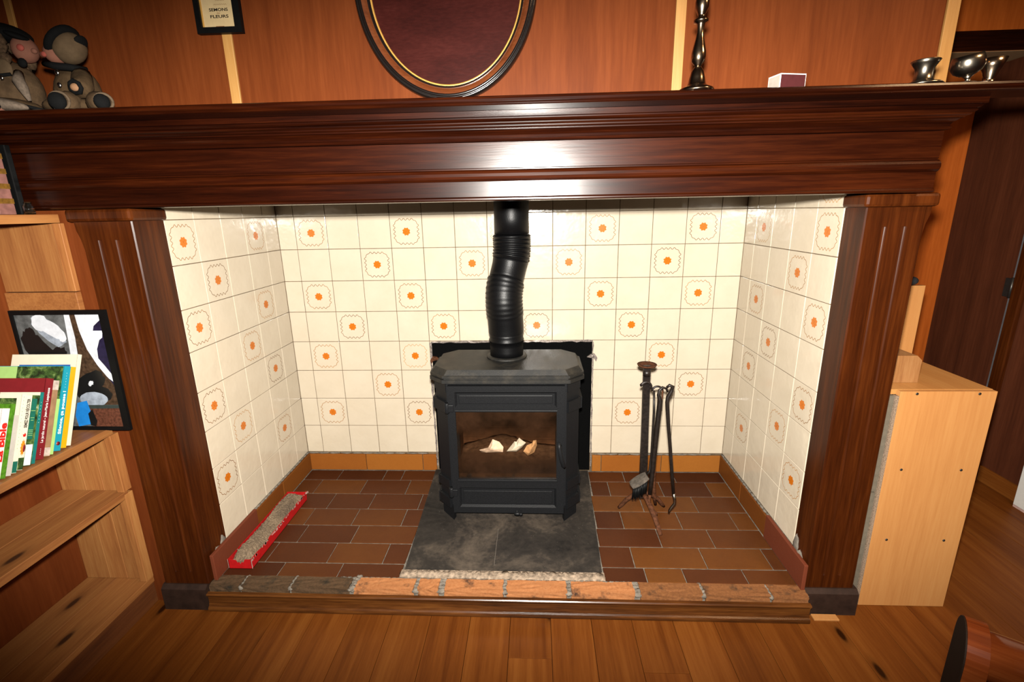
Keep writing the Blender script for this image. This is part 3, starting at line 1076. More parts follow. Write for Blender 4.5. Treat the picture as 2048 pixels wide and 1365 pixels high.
crumple('crumpled_paper', 'grey crumpled paper with a pointed tip in the middle of the stove fire bed',
        [(1.005, .372), (1.035, .412), (1.042, .424), (1.050, .420), (1.062, .440), (1.078, .424), (1.092, .412), (1.075, .390), (1.050, .372)], -.325, .022, M_crumpB, 2)
crumple('crumpled_paper', 'tan crumpled paper at the right behind the stove glass',
        [(1.080, .372), (1.096, .402), (1.118, .408), (1.124, .424), (1.138, .424), (1.140, .400), (1.128, .365), (1.100, .352)], -.320, .020, M_crumpC, 3)

# ------------------------------------------------------------------ flue pipe
pipe = thing('flue_pipe', 'black jointed flue pipe rising from the stove into the hood', 'flue pipe', (SX-.006, -.235, Z(-.456)))
PR = .0735
x0p, x1p, y0p, y1p = SX-.006, 1.0215, -.235, -.20
def pipe_axis(z):
    """offset S bend between z = -.34 and -.02 (tile-based height)"""
    def sm(t): t = max(0, min(1, t)); return t*t*(3-2*t)
    t = (z+.30)/.34
    bow = math.exp(-((z+.20)/.09)**2)
    return (x0p+(x1p-x0p)*sm((z+.18)/.20)-.006*bow, y0p+(y1p-y0p)*sm(t)-.022*bow, Z(z))
def ptube(zs, rs, name, parent):
    mb = MB(); mb.tube([pipe_axis(z) for z in zs], rs, 36)
    return mb.build(name, M_pipe, parent)
def lin(a, b, n): return [a+(b-a)*i/n for i in range(n+1)]
zs = lin(-.4475, -.385, 3)+[-.384, -.380, -.376]+lin(-.372, -.345, 2)
ptube(zs, [PR-.001]*4+[PR+.0015, PR+.003, PR+.0015]+[PR-.0005]*3, 'lower_section', pipe)
zs = lin(-.346, -.275, 4); rs = [PR+.0025]*5; am = [0]*5
for k in range(9):
    zc = -.262+k*.0165
    for q, a in ((-.006, 0), (-.003, .004), (0, .006), (.003, .004), (.006, 0)):
        zs.append(zc+q); rs.append(PR+.0022); am.append(a)
MB().pleats([pipe_axis(z) for z in zs], rs, am).build('lower_elbow', M_pipe, pipe)
zs = lin(-.123, -.038, 6)
ptube(zs, [PR-.001]*5+[PR, PR+.001], 'middle_section', pipe)
zs = [-.04]; rs = [PR+.002]
for k in range(6):
    zc = -.026+k*.0165
    for q, a in ((-.007, 0), (-.003, .004), (0, .006), (.003, .004), (.007, 0)):
        zs.append(zc+q); rs.append(PR+.001+a)
ptube(zs, rs, 'upper_elbow', pipe)
zs = lin(.066, .455, 6); ptube(zs, [PR-.001]*7, 'upper_section', pipe)

# ------------------------------------------------------------------ fire irons
HP = H+.0005
stand = thing('fire_iron_stand', 'rusty iron stand with a dished top and tripod foot right of the stove', 'fire iron stand', (1.58, -.375, HP))
px, py = 1.583, -.375
ft = MB()
def leg_pts(fx, fy):
    d = Vector((fx-px, fy-py)); L = d.length; d.normalize()
    out = []
    for t, h in ((.0, .105), (.2, .100), (.45, .082), (.68, .058), (.88, .026), (1.0, .0085)):
        out.append((px+d.x*L*t, py+d.y*L*t, HP+h))
    return out
for fx, fy in ((1.488, -.340), (1.628, -.530), (1.692, -.325)):
    MB().tube(leg_pts(fx, fy), [.010, .011, .012, .0115, .011, .008], 8, flat=.8).build('leg', M_rust, stand)
po = MB()
n = 14
for i in range(n):      # twisted flat bar
    pass
v = []; f = []
for i in range(41):
    t = i/40; z = HP+.085+(.782-.1755)*t
    a = .12*math.sin(t*9)
    ca, sa = math.cos(a), math.sin(a)
    xx = px+(1.570-px)*t
    wv = .0165-.003*t
    for (q, r_) in ((-wv, -.006), (wv, -.006), (wv, .006), (-wv, .006)):
        v.append((xx+q*ca-r_*sa, py+q*sa+r_*ca, z))
for i in range(40):
    for k in range(4):
        k2 = (k+1) % 4
        f.append((i*4+k, i*4+k2, i*4+4+k2, i*4+4+k))
f.append((3, 2, 1, 0)); f.append((160, 161, 162, 163))
po.add(v, f)
po.lathe([(.016, -.012), (.016, .012)], (1.571, py, .755), 14)
po.build('pole', M_rustdark, stand)
MB().lathe([(.004, -.006), (.020, -.005), (.036, .002), (.0395, .008), (.0385, .0095), (.030, .005), (.012, .001), (.0, .0)], (1.570, py, .784), 26).build('dish', M_rust, stand)
# scroll arm holding the tools
arm = MB()
def arc(cx, cz, r, a0, a1, y0, y1, n=12):
    return [(cx+r*math.cos(R(a0+(a1-a0)*i/n)), y0+(y1-y0)*i/n, cz+r*math.sin(R(a0+(a1-a0)*i/n))) for i in range(n+1)]
arm.tube(arc(1.568, .700, .021, 175, -20, py-.012, py-.016), .0045, 8)
arm.tube(arc(1.613, .683, .021, 175, -10, py-.018, py-.022), .0045, 8)
arm.tube([(1.546, py-.012, .705), (1.552, py-.012, .712), (1.572, py-.013, .720)], .006, 8)
arm.build('hook_arm', M_rustdark, stand)

pk = thing('poker', 'black iron poker hanging left on the fire iron stand', 'poker', (1.60, -.43, HP))
p1 = arc(1.618, .680, .020, 170, 20, -.425, -.43, 8)
MB().tube([(1.600, -.428, .230), (1.603, -.428, .30), (1.609, -.428, .45), (1.615, -.428, .60), (1.618, -.428, .655), (1.610, -.428, .680), (1.612, -.428, .700), (1.624, -.427, .712), (1.640, -.427, .706), (1.645, -.427, .692)],
          [.0085, .0095, .0105, .0105, .010, .007, .006, .0055, .005, .004], 10).build('shaft', M_rustdark, pk)
MB().tube([(1.600, -.428, .232), (1.598, -.430, .200), (1.602, -.435, .172), (1.616, -.440, .155), (1.628, -.443, .148), (1.630, -.444, .140)], [.0065, .006, .006, .0065, .0065, .004], 8).build('tip', M_rust, pk)

tg = thing('fire_hook', 'thin black iron hook leaning out to the right of the fire iron stand', 'fire hook', (1.66, -.43, HP))
MB().tube([(1.640, -.428, .712), (1.650, -.430, .722), (1.662, -.431, .716), (1.660, -.431, .700), (1.647, -.431, .672), (1.645, -.431, .650), (1.655, -.431, .56), (1.670, -.431, .45), (1.685, -.431, .33), (1.698, -.431, .235)],
          [.005, .0065, .008, .008, .0085, .008, .0075, .007, .007, .0065], 10).build('shaft', M_rustdark, tg)
MB().tube([(1.698, -.431, .237), (1.705, -.432, .205), (1.705, -.434, .190), (1.692, -.437, .172), (1.684, -.438, .160), (1.682, -.438, .145)], [.0065, .0065, .0065, .0065, .0055, .004], 8).build('tip', M_pewter, tg)

shv = thing('fire_shovel_rod', 'grey iron rod hanging behind the poker on the stand', 'fire iron', (1.62, -.40, HP))
MB().tube([(1.652, -.335, .118), (1.640, -.345, .17), (1.628, -.360, .26), (1.618, -.385, .42), (1.6185, -.400, .60), (1.6195, -.400, .684)], [.006, .009, .010, .008, .006, .005], 8).build('shaft', M_rust, shv)
MB().tube([(1.632, -.402, .690), (1.632, -.402, .600)], .0032, 6).build('pin', M_rust, shv)

br = thing('hearth_brush', 'grey headed hearth brush with black bristles hanging at the stand', 'brush', (1.57, -.425, HP))
ax = Vector((.072, -.01, .052)).normalized()
Mb = Matrix.Translation((1.556, -.432, .290)) @ Matrix(((ax.x, -ax.z*0, -ax.z, 0), (0, 1, 0, 0), (ax.z, 0, ax.x, 0), (0, 0, 0, 1)))
hb = MB(); poly = []
for i in range(20):
    a = 2*PI*i/20
    poly.append((.040*max(-1, min(1, 1.25*math.cos(a))), .022*math.sin(a)))
hb.prism(poly, 'z', -.002, .020, M=Mb)
hb.build('head', plain('worn_grey_wood', (.125, .105, .086), .8, var=.35, scale=60), br)
bs = MB()
rr = random.Random(11)
dn = Mb.to_3x3().inverted() @ Vector((-.12, -.25, -1.0)).normalized()
for i in range(150):
    a = rr.uniform(0, 2*PI); q = math.sqrt(rr.random())
    bx_, by_ = .037*q*math.cos(a), .020*q*math.sin(a)
    bs.tube([(bx_, by_, -.001), tuple(Vector((bx_, by_, -.001))+dn*.026), tuple(Vector((bx_*1.06, by_*1.06, -.001))+dn*rr.uniform(.048, .056))], [.0022, .0022, .0016], 4, M=Mb)
tag(bs.build('bristles', M_black, br), kind='stuff')
MB().tube([(1.580, -.424, .318), (1.596, -.420, .335), (1.600, -.416, .42), (1.600, -.412, .60), (1.597, -.405, .690)], [.006, .006, .0055, .005, .004], 8).build('handle', M_rustdark, br)

# ------------------------------------------------------------------ red tray with granules
tray = thing('card_tray', 'torn red cardboard tray lying along the left tiled wall of the hearth', 'tray', (-.015, -.52, HP))
tx0, tx1, ty0, ty1 = -.060, .031, -.752, -.290
tz0_, tz1_ = HP+.0003, .138
tr_ = MB()
tr_.box(tx0, tx1, ty0, ty1, tz0_, tz0_+.002)
def card(pts, axis, a, b, m=0):
    tr_.prism(pts, axis, a, b, m)
card([(tx0, tz0_), (tx1, tz0_), (tx1+.001, tz1_), (tx0+.066, tz1_-.001), (tx0+.058, tz1_-.016), (tx0+.052, tz1_-.012), (tx0+.047, tz1_-.024), (tx0+.042, tz1_-.012), (tx0+.036, tz1_-.016), (tx0+.030, tz1_-.004), (tx0-.002, tz1_+.001)], 'y', ty0, ty0+.002)
card([(tx0, tz0_), (tx1, tz0_), (tx1+.001, tz1_), (tx0, tz1_)], 'y', ty1-.002, ty1)
edge = [(ty0, tz0_), (ty1, tz0_), (ty1+.004, tz1_+.002)]
rr = random.Random(21)
for i in range(23): edge.append((ty1-.018*(i+1), tz1_-rr.uniform(.0, .006)))
edge.append((ty0, tz1_))
card(edge, 'x', tx1-.002, tx1)
card([(ty0, tz0_), (ty1, tz0_), (ty1, tz1_-.004), (ty0, tz1_)], 'x', tx0, tx0+.002)
tr_.build('tray_body', M_red, tray)
te = MB()
for i in range(40):
    yy = ty0+.46*rr.random(); te.box(tx1-.0003, tx1+.0006, yy, yy+rr.uniform(.003, .012), tz1_-rr.uniform(.006, .012), tz1_-.003)
te.box(tx1+.0001, tx1+.001, ty0-.001, ty0+.002, tz0_+.002, tz1_-.002); te.box(tx0-.001, tx0, ty0-.001, ty0+.002, tz0_+.004, tz1_)
te.prism([(ty1-.004, tz1_), (ty1+.016, tz1_-.006), (ty1+.018, tz1_-.016), (ty1-.002, tz1_-.010)], 'x', tx1-.001, tx1+.003)
te.build('torn_edge', M_redtorn, tray)
gm = MB(); vv = []; ff = []
nx, ny = 18, 90
rr = random.Random(31)
for j in range(ny+1):
    for i in range(nx+1):
        u, t = i/nx, j/ny
        ed = min(u, 1-u, t*4, (1-t)*4, .5)
        h = tz1_-.014+.030*min(1, ed*4)*(.75+.25*math.sin(t*9+1))*(.8+.3*math.cos((u-.35)*3))+rr.uniform(-.0028, .0028)-.012*max(0, u-.6)
        if t < .06: h -= .010
        vv.append((tx0+.003+(tx1-tx0-.006)*u, ty0+.004+(ty1-ty0-.008)*t, max(h, tz0_+.01)))
for j in range(ny):
    for i in range(nx):
        a = j*(nx+1)+i; ff.append((a, a+1, a+nx+2, a+nx+1))
gm.add(vv, ff)
for i in range(420):
    u, t = rr.random(), rr.random()
    a = vv[int(t*ny)*(nx+1)+int(u*nx)]
    s = rr.uniform(.0014, .0032)
    gm.ball((a[0], a[1], a[2]+.0008), (s, s*1.3, s*.8), n=5)
tag(gm.build('granules', M_ash), 'grey brown granules heaped in the red cardboard tray', 'granules', kind='stuff')

# ------------------------------------------------------------------ bookcase
bc = thing('bookcase', 'pine bookcase against the left wall beside the mantelpiece', 'bookcase', (-.43, -1.2, 0))
BF = -.312      # front edges
def plank_part(name, x0, x1, y0, y1, z0, z1, m, bev=.0015):
    c = ((x0+x1)/2, (y0+y1)/2, (z0+z1)/2)
    return MB().box(x0, x1, y0, y1, z0, z1, bev=bev).build(name, m, bc, loc=c)
for a, b in ((-.5535, -.463), (-.462, -.397), (-.396, -.337)):     # boards of the end panel, below the books
    plank_part('end_board', a, b, -.829, -.8125, .112, .695, M_pine)
plank_part('end_board', -.5535, -.400, -.829, -.8125, .724, 1.122, M_pine)
plank_part('end_board', -.399, -.337, -.829, -.8125, .724, 1.122, M_pine)
plank_part('end_board', -.5535, -.345, -.826, -.8125, 1.184, 1.392, M_pine)
plank_part('end_board', -.344, -.318, -.829, -.8125, 1.184, 1.392, M_pine)
plank_part('cross_board', -.5535, -.318, -.832, -.8125, 1.123, 1.182, M_piney)
plank_part('stile', -.336, BF+.001, -.846, -.8125, .112, .472, M_pine)
plank_part('stile', -.336, BF+.001, -.846, -.8125, .482, .696, M_pine)
for k, (z0, z1) in enumerate(((.088, .1115), (.4555, .4815), (.6965, .7215), (1.393, 1.418))):
    for a, b in ((-.5555, -.440), (-.439, BF)):
        plank_part('shelf', a, b, -2.05, -.8300 if z0 > .2 else -.8125, z0, z1, M_piney)
MB().box(BF-.020, BF-.004, -2.05, -.8125, .001, .0875, bev=.001).build('plinth_board', wood('red_pine_plinth', (.09, .026, .008), (.15, .045, .012), (.20, .065, .017), 'y', .45, 22, .05, 1.1), bc)
plank_part('end_board', -.5555, BF-.002, -2.07, -2.052, .0, 1.42, M_pine)

# books: spine towards the room (+x), all leaning towards the fireplace
LEAN = R(23)
SHELF3 = .7222
txtW = plain('white_lettering', (.80, .80, .76), .6, var=.03)
txtR = plain('red_lettering', (.60, .015, .008), .6, var=.03)
txtK = plain('dark_lettering', (.03, .025, .02), .6)
txtG = plain('green_lettering', (.10, .30, .07), .6)
M_pages = plain('page_block', (.66, .58, .44), .8, var=.1, scale=200)
Mspine = Matrix(((0, 0, 1, 0), (0, -1, 0, 0), (1, 0, 0, 0), (0, 0, 0, 1)))
yb_next = -.9625
def book(label, t, h, d, cmat, xf=-.330, spine=None, front=None, hard=False):
    """t thickness, h height, d depth; cover faces -y"""
    global yb_next
    zr = SHELF3+.0004
    bk = thing('book', label, 'book', (xf, yb_next, zr), (-LEAN, 0, 0), 'books leaning on the shelf')
    cv = MB(); c = .0011 if not hard else .0022
    cv.box(-d, 0, -t, -t+c, 0, h); cv.box(-d, 0, -c, 0, 0, h)
    cv.box(-c, .0006, -t, 0, 0, h, mi=1 if spine else 0)
    if front: front(cv, t, h, d)
    cv.build('cover', [cmat, spine or cmat]+getattr(book, 'extra', []), bk, local=True)
    ins = .004 if hard else .001
    MB().box(-d+ins, -c, -t+c, -c, ins, h-ins).build('pages', M_pages, bk, local=True)
    yb_next -= t/math.cos(LEAN)+.0008
    return bk
def sp_text(bk, t, txt, z, size, m, bold=0.0, width=None):
    Mx = Matrix.Translation((.0009, -t/2, z)) @ Mspine
    return lettering(txt, size, m, bk, Mx, bold=bold, width=width)
def rectf(mi, u0, u1, z0, z1, lift=.0004):
    def fn(cv, t, h, d):
        cv.add([(-d+u0*d, -t-lift, z0*h), (-d+u1*d, -t-lift, z0*h), (-d+u1*d, -t-lift, z1*h), (-d+u0*d, -t-lift, z1*h)], [(0, 1, 2, 3)], mi)
    return fn
def multi(*fs):
    def fn(cv, t, h, d):
        for f_ in fs: f_(cv, t, h, d)
    return fn
cCream = plain('cream_cover', (.78, .70, .54), .5, var=.04)
cBlue = plain('blue_cover', (.030, .11, .36), .45)
cYellow = plain('yellow_cover', (.75, .39, .006), .4, var=.04)
cTurq = plain('turquoise_cover', (.010, .30, .40), .4, var=.05)
cLtGreen = plain('light_green_cover', (.38, .62, .19), .45, var=.05)
cKraft = plain('kraft_paper_cover', (.33, .19, .095), .45, var=.15)
cRed = plain('dark_red_cover', (.19, .010, .014), .45, var=.08)
cTeal = plain('teal_cover', (.006, .17, .15), .45)
cGreen = plain('grass_green_cover', (.07, .20, .012), .5, var=.4, scale=90)
cDkGreen = plain('dark_green_cover', (.008, .13, .085), .45)
def foliage_mat():
    t = NT('foliage_print')
    v = t.coords((1, 1, 1), True)
    n = t.noise(v, 45, 5, .65, .6)
    col = t.ramp(n, [(.35, (.008, .018, .006)), (.5, (.035, .085, .018)), (.62, (.13, .21, .05)), (.72, (.42, .45, .30))])
    return t.done(t.principled(col, .4))
cFol = foliage_mat()
cOrange = plain('sunflower_print', (.62, .23, .012), .45, var=.3, scale=120)
cGrey = plain('pale_grey_cover', (.50, .46, .40), .6, var=.06)

book.extra = [cBlue, plain('rust_print', (.30, .07, .03), .5)]
bk = book('tall white book with a blue picture cover, nearest the framed painting', .0135, .284, .218, cCream, front=multi(rectf(2, .13, .91, .06, .885), rectf(3, .2, .82, .83, .87, .0007)))
book.extra = []
bk = book('bright yellow book leaning between a white and a turquoise book', .0165, .249, .170, cYellow)
sp_text(bk, .0165, '·  ·  ·', .03, .008, txtK)
book.extra = [cFol, cLtGreen]
bk = book('turquoise book with white lettering on its spine', .0205, .257, .212, cTurq, front=multi(rectf(2, .0, .99, .0, .995), rectf(3, 0, .29, .0, .995, .0008)))
sp_text(bk, .0205, 'Silence, ça pousse !', .050, .0125, txtW, .00035, width=.130)
sp_text(bk, .0205, '· · · · · ·', .19, .008, txtW, width=.045)
b_ = MB().lathe([(.006, 0), (.006, .0004)], (0, 0, 0), 14, M=Matrix.Translation((.0006, -.010, .022)) @ Matrix.Rotation(R(90), 4, 'Y'))
b_.build('emblem', cRed, bk, local=True)
book.extra = []
bk = book('thin light green book, short, against the turquoise one', .0098, .165, .150, cLtGreen)
bk = book('book wrapped in brown kraft paper with shiny tape ends', .0165, .224, .150, cKraft)
M_tape = plain('clear_tape', (.55, .45, .38), .12, var=.3, scale=80)
for z0, z1 in ((.002, .026), (.196, .2245)):
    MB().box(-.02, .0012, -.0168, .0003, z0, z1).build('tape', M_tape, bk, local=True)
bk = book('dark red hardback with pale lettering on its spine', .0225, .237, .165, cRed, hard=True)
sp_text(bk, .0225, 'Le jardin naturel – Jean-Marie Lespinasse', .048, .0105, txtW, .0001, width=.160)
sp_text(bk, .0225, '····', .012, .008, txtW, width=.018)
book.extra = [cDkGreen, cFol, cLtGreen]
bk = book('thin teal book with a white and foliage cover facing the room', .0095, .205, .125, cCream, spine=cTeal, front=multi(rectf(3, .30, .97, .05, .93), rectf(2, .36, .78, .42, .91, .0008)))
sp_text(bk, .0095, '· · · · · · ·', .115, .006, txtW, width=.060)
book.extra = [cDkGreen, cFol]
bk = book('dark green garden book with foliage spine beside the teal one', .0215, .200, .135, cFol, spine=cFol)
pn = MB()
pn.box(-.0002, .0012, -.0212, -.0075, .075, .190); pn.build('spine_panel', cDkGreen, bk, local=True)
pn = MB(); pn.box(-.0002, .0012, -.0212, -.0030, .002, .060); pn.build('spine_panel', txtW, bk, local=True)
for zz, ww in ((.155, .012), (.135, .010), (.128, .007), (.100, .012), (.095, .012), (.090, .012), (.085, .012)):
    pn = MB(); pn.box(.0012, .0016, -.0145-ww/2, -.0145+ww/2, zz, zz+.0012); pn.build('spine_mark', cLtGreen, bk, local=True)
book.extra = []
bk = book('white spined book with a sunflower and black capitals', .0150, .209, .130, cCream)
sp_text(bk, .0150, 'SEMEZ POUR RÉCOLTER', .117, .0115, txtK, .0004, width=.082)
MB().prism([(-.012, .100), (-.009, .098), (-.006, .103), (-.003, .097), (-.005, .092), (-.010, .092)], 'x', .0006, .0012).build('red_mark', txtR, bk, local=True)
sf = MB(); poly = []
for i in range(24):
    a = 2*PI*i/24; r_ = .0075 if i % 2 else .0105
    poly.append((-.0075+r_*.62*math.cos(a), .062+r_*2.2*math.sin(a)))
sf.prism(poly, 'x', .0006, .0013); sf.build('sunflower', cOrange, bk, local=True)
MB().ball((.0012, -.004, .060), (.0006, .0035, .011), n=12).build('sunflower_heart', cRed, bk, local=True)
MB().box(.0003, .0011, -.0148, -.0002, .001, .034).build('spine_panel', cFol, bk, local=True)
book.extra = [cFol, cRed]
bk = book('white book with small grey lettering in front of the sunflower book', .0125, .218, .170, cCream, front=multi(rectf(2, .25, .92, .03, .95), rectf(3, .30, .52, .86, .94, .0008)))
sp_text(bk, .0125, '· · · · · · · · · · · · · · ·', .065, .007, txtG, width=.145)
MB().box(.0003, .0011, -.0122, -.0002, .001, .032).build('spine_panel', cDkGreen, bk, local=True)
book.extra = []
bk = book('short pale grey book without lettering on its spine', .0125, .165, .130, cGrey)
bk = book('grass green book between the grey and the white red lettered one', .0125, .202, .150, cGreen)
bk = book('white book with big red letters, leftmost of the row', .0190, .195, .150, plain('white_cover', (.80, .70, .66), .5, var=.04))
sp_text(bk, .0190, 'La Bible', .050, .0225, txtR, .0010, width=.105)
book.extra = [cFol]
for lab, t_, h_ in (('tan book at the frame edge behind the white red lettered one', .02, .21), ('dark book beyond the frame edge at the end of the row', .025, .22)):
    pass

# ------------------------------------------------------------------ painting in black frame
pt = thing('painting', 'black framed abstract painting in white, black and brown propped behind the books', 'painting', (-.385, -.854, SHELF3+.0005), (-R(1.1), 0, 0))
pw0, pw1, ph = -.158, .159, .405
fr_ = MB()
frame_ring(fr_, pw0, pw1, 0, ph, pw0+.010, pw1-.022, .012, ph-.014, 0, .010)
fr_.build('frame', M_black, pt, local=True)
paint = {'grey': plain('grey_paint', (.10, .105, .105), .5, var=.5, scale=40), 'white': plain('white_paint', (.66, .69, .74), .5, var=.12, scale=60),
         'black': plain('black_paint', (.006, .006, .006), .4), 'brown': plain('brown_paint', (.060, .033, .018), .5, var=.5, scale=110),
         'red': plain('red_brown_paint', (.105, .036, .020), .5, var=.5, scale=120), 'blue': plain('blue_paint', (.012, .20, .60), .4),
         'violet': plain('violet_paint', (.016, .012, .038), .5, var=.3), 'pale': plain('pale_grey_paint', (.30, .34, .40), .5, var=.3, scale=60), 'dkgreen': plain('slate_paint', (.035, .045, .04), .5)}
keys = list(paint)
cw, chh = (pw1-.022)-(pw0+.010), ph-.026
def PT(u, v):   # u right, v up, 0..1
    return (pw0+.010+cw*u, .012+chh*v)
cv = MB()
cv.box(pw0+.009, pw1-.021, .0055, .0095, .011, ph-.013, mi=keys.index('grey'))
lay = [0]
def shape(c, pts):
    lay[0] += 1
    y = .0054-.00012*lay[0]
    v = [(PT(*p)[0], y, PT(*p)[1]) for p in pts]
    n = len(v)
    cx = sum(p[0] for p in v)/n; cz = sum(p[2] for p in v)/n
    f = [tuple(range(n))]
    if poly_area_sign([(p[0], p[2]) for p in v]) < 0: f = [tuple(reversed(range(n)))]
    cv.add(v, f, keys.index(c))
def blob(c, cu, cvv, ru, rv, rot=0, n=22, wob=.10, seed=1):
    rr_ = random.Random(seed); pts = []
    for i in range(n):
        a = 2*PI*i/n; k = 1+rr_.uniform(-wob, wob)
        x_, y_ = ru*k*math.cos(a), rv*k*math.sin(a)
        pts.append((min(1, max(0, cu+x_*math.cos(rot)-y_*math.sin(rot))), min(1, max(0, cvv+x_*math.sin(rot)+y_*math.cos(rot)))))
    shape(c, pts)
shape('violet', [(.62, 1), (1, 1), (1, .35), (.80, .45)])
shape('white', [(.71, 1), (.985, 1), (.985, .95), (.90, .90), (.88, .86), (.99, .86), (.97, .80), (.93, .78), (.88, .70), (.87, .62), (.93, .55), (1, .46), (1, .40), (.94, .44), (.82, .56), (.75, .70), (.71, .85)])
shape('brown', [(.645, 1), (.71, 1), (.72, .86), (.76, .70), (.84, .56), (1, .36), (1, .20), (.55, .20), (.58, .50), (.64, .62), (.65, .80)])
shape('white', [(.585, 1), (.648, 1), (.655, .80), (.63, .58), (.545, .58), (.565, .75)])
blob('black', .22, .66, .24, .13, -.75, seed=3)
blob('black', .14, .83, .06, .06, 0, seed=5)
blob('black', .40, .64, .14, .08, .3, seed=7, wob=.2)
blob('pale', .36, .86, .20, .09, -.6, seed=8)
blob('white', .29, .93, .10, .075, .0, seed=9, wob=.06)
blob('white', .40, .88, .17, .065, -.45, seed=10, wob=.08)
blob('white', .51, .81, .045, .05, -.9, seed=12)
blob('black', .70, .40, .20, .09, .35, seed=13, wob=.12)
blob('black', .73, .30, .21, .085, .0, seed=15, wob=.04)
blob('pale', .71, .255, .17, .065, .0, seed=16, wob=.04)
shape('dkgreen', [(.50, .20), (1, .20), (1, .165), (.50, .16)])
shape('red', [(.62, .165), (1, .170), (1, 0), (.62, 0)])
shape('blue', [(.50, .22), (.62, .24), (.64, .12), (.60, .02), (.45, 0), (.44, .10)])
shape('black', [(.60, .12), (.66, .16), (.69, .05), (.66, .0), (.60, .01)])
blob('white', .72, .40, .035, .02, .4, seed=18, wob=.3)
cv.build('canvas', [paint[k] for k in keys], pt, local=True)

# things on the top shelf, partly out of frame
SH4 = 1.4185
bxp = thing('patterned_box', 'pink and gold patterned box standing on the top shelf at the left edge', 'box', (-.40, -1.0, SH4))
mpink = plain('pink_print', (.24, .105, .085), .5, var=.25, scale=60)
mgold2 = plain('ochre_print', (.17, .080, .012), .5, var=.4, scale=70)
o = MB(); o.box(-.47, -.360, -.950, -.905, SH4+.0003, 1.605, bev=.002)
o.build('carton', mpink, bxp)
for k in range(4):
    z_ = SH4+.030+k*.040
    MB().box(-.4706, -.3594, -.9506, -.9044, z_, z_+.014).build('gold_band', mgold2, bxp)
    MB().ball((-.388, -.9506, z_+.010), (.007, .0012, .009), n=12).build('black_spot', M_black, bxp)
tag(MB().box(-.470, -.353, -.898, -.882, SH4+.0003, 1.607, bev=.002).build('black_case', M_black), 'slim black case standing beside the pink patterned box', 'case')
def clear_mat():
    t = NT('clear_glass'); g = t.n('ShaderNodeBsdfPrincipled')
    g.inputs['Base Color'].default_value = (.9, .95, .95, 1); g.inputs['Roughness'].default_value = .03
    g.inputs['Transmission Weight'].default_value = 1.0; g.inputs['IOR'].default_value = 1.45
    return t.done(g)
M_clear = clear_mat()
tag(MB().lathe([(.010, 0), (.013, .002), (.013, .022), (.009, .028), (.009, .034), (.0075, .034), (.0075, .028), (.011, .021), (.011, .004), (.0, .004)], (-.334, -.893, SH4+.0003), 18).build('glass_vial', M_clear),
    'little clear glass vial at the end of the top shelf', 'vial')

# ------------------------------------------------------------------ cabinet on the right
cab = thing('storage_unit', 'pale beech laminate storage unit beside the right post of the mantelpiece', 'cabinet', (2.43, -.44, 0))
cx0, cx1, cy0, cy1, czt = 2.258, 2.5755, -.770, -.12, .8255
MB().box(cx0+.022, cx1, cy0, cy0+.018, .001, czt-.001, bev=.0008).build('side_panel', M_cab, cab)
MB().box(cx0+.022, cx1, cy1-.018, cy1, .001, czt-.018).build('side_panel', M_cab, cab)
MB().box(cx0, cx1+.001, cy0+.0185, cy1, czt-.017, czt, bev=.0008).build('top_panel', M_cabtop, cab)
MB().box(cx0+.0225, cx1-.002, cy0+.0185, cy1-.0185, .06, .078).build('shelf', M_cab, cab)
MB().box(cx0+.0225, cx1-.012, cy0+.0185, cy1-.0185, .44, .458).build('shelf', M_cab, cab)
MB().box(cx1-.010, cx1-.0005, cy0+.0185, cy1-.0185, .001, czt-.0175).build('back_panel', M_greyboard, cab)
MB().box(cx0+.012, cx0+.0218, cy0+.002, cy0+.0175, .001, czt-.0178).build('raw_edge', M_chip, cab)
MB().box(cx0-.004, cx0+.011, cy0+.008, cy1-.01, .46, czt-.018).build('front_board', M_greyboard, cab)
MB().box(cx0-.004, cx0+.011, cy0+.008, cy1-.01, .03, .455).build('front_board', M_greyboard, cab)
for sx_ in (2.331, 2.522):
    for sz_ in (Z(-.428), Z(-.697), Z(-.968)):
        MB().lathe([(.0045, 0), (.0045, .0012), (.003, .0016)], n=10, M=Matrix.Translation((sx_, cy0-.0001, sz_)) @ Matrix.Rotation(R(90), 4, 'X')).build('screw', M_metal_screw, cab)
tag(MB().box(2.385, 2.566, -.416, -.398, czt+.0005, Z(-.137), bev=.001).build('beech_board', M_cab), 'upright pale beech board standing on the storage unit', 'board')
tag(MB().ball((2.516, -.407, Z(-.137)+.0165), (.026, .016, .0165), n=18).build('dark_knob', plain('dark_grey_stone', (.03, .03, .032), .5)), 'small dark rounded lump on top of the upright beech board', 'ornament')
wbx = thing('wooden_box', 'small wooden box with a white knob on top of the storage unit', 'box', (2.36, -.60, czt+.0005))
Mw = wood('oak_box', (.27, .105, .032), (.37, .16, .050), (.45, .22, .08), 'z', .5, 24, .08, 1.1)
wb_ = MB()
wb_.prism([(2.24, czt+.0008), (2.389, czt+.0008), (2.389, czt+.078), (2.372, czt+.094), (2.24, czt+.094)], 'y', -.690, -.585)
wb_.build('box_body', Mw, wbx)
MB().ball((2.396, -.640, czt+.062), (.009, .010, .013), n=12).build('knob', M_white, wbx)
MB().tube([(2.391, -.645, czt+.040), (2.400, -.650, czt+.030), (2.402, -.652, czt+.012), (2.394, -.650, czt+.012), (2.392, -.648, czt+.034)], .0018, 6).build('cord', M_inkbrown, wbx)
wp = thing('white_panel', 'white board leaning on the right wall near the skirting', 'board', (3.40, -.4, 0))
MB().box(3.385, 3.403, -.62, -.138, .012, .75, bev=.002).build('panel_face', M_white, wp)
MB().box(3.386, 3.402, -.30, -.139, .0005, .0118).build('foot', M_redtorn, wp)

tag(MB().box(2.085, 2.170, -.846, -.821, .0005, .007, bev=.001).build('wood_offcut', M_cab), 'pale wood offcut pushed against the foot of the right post', 'wood offcut')

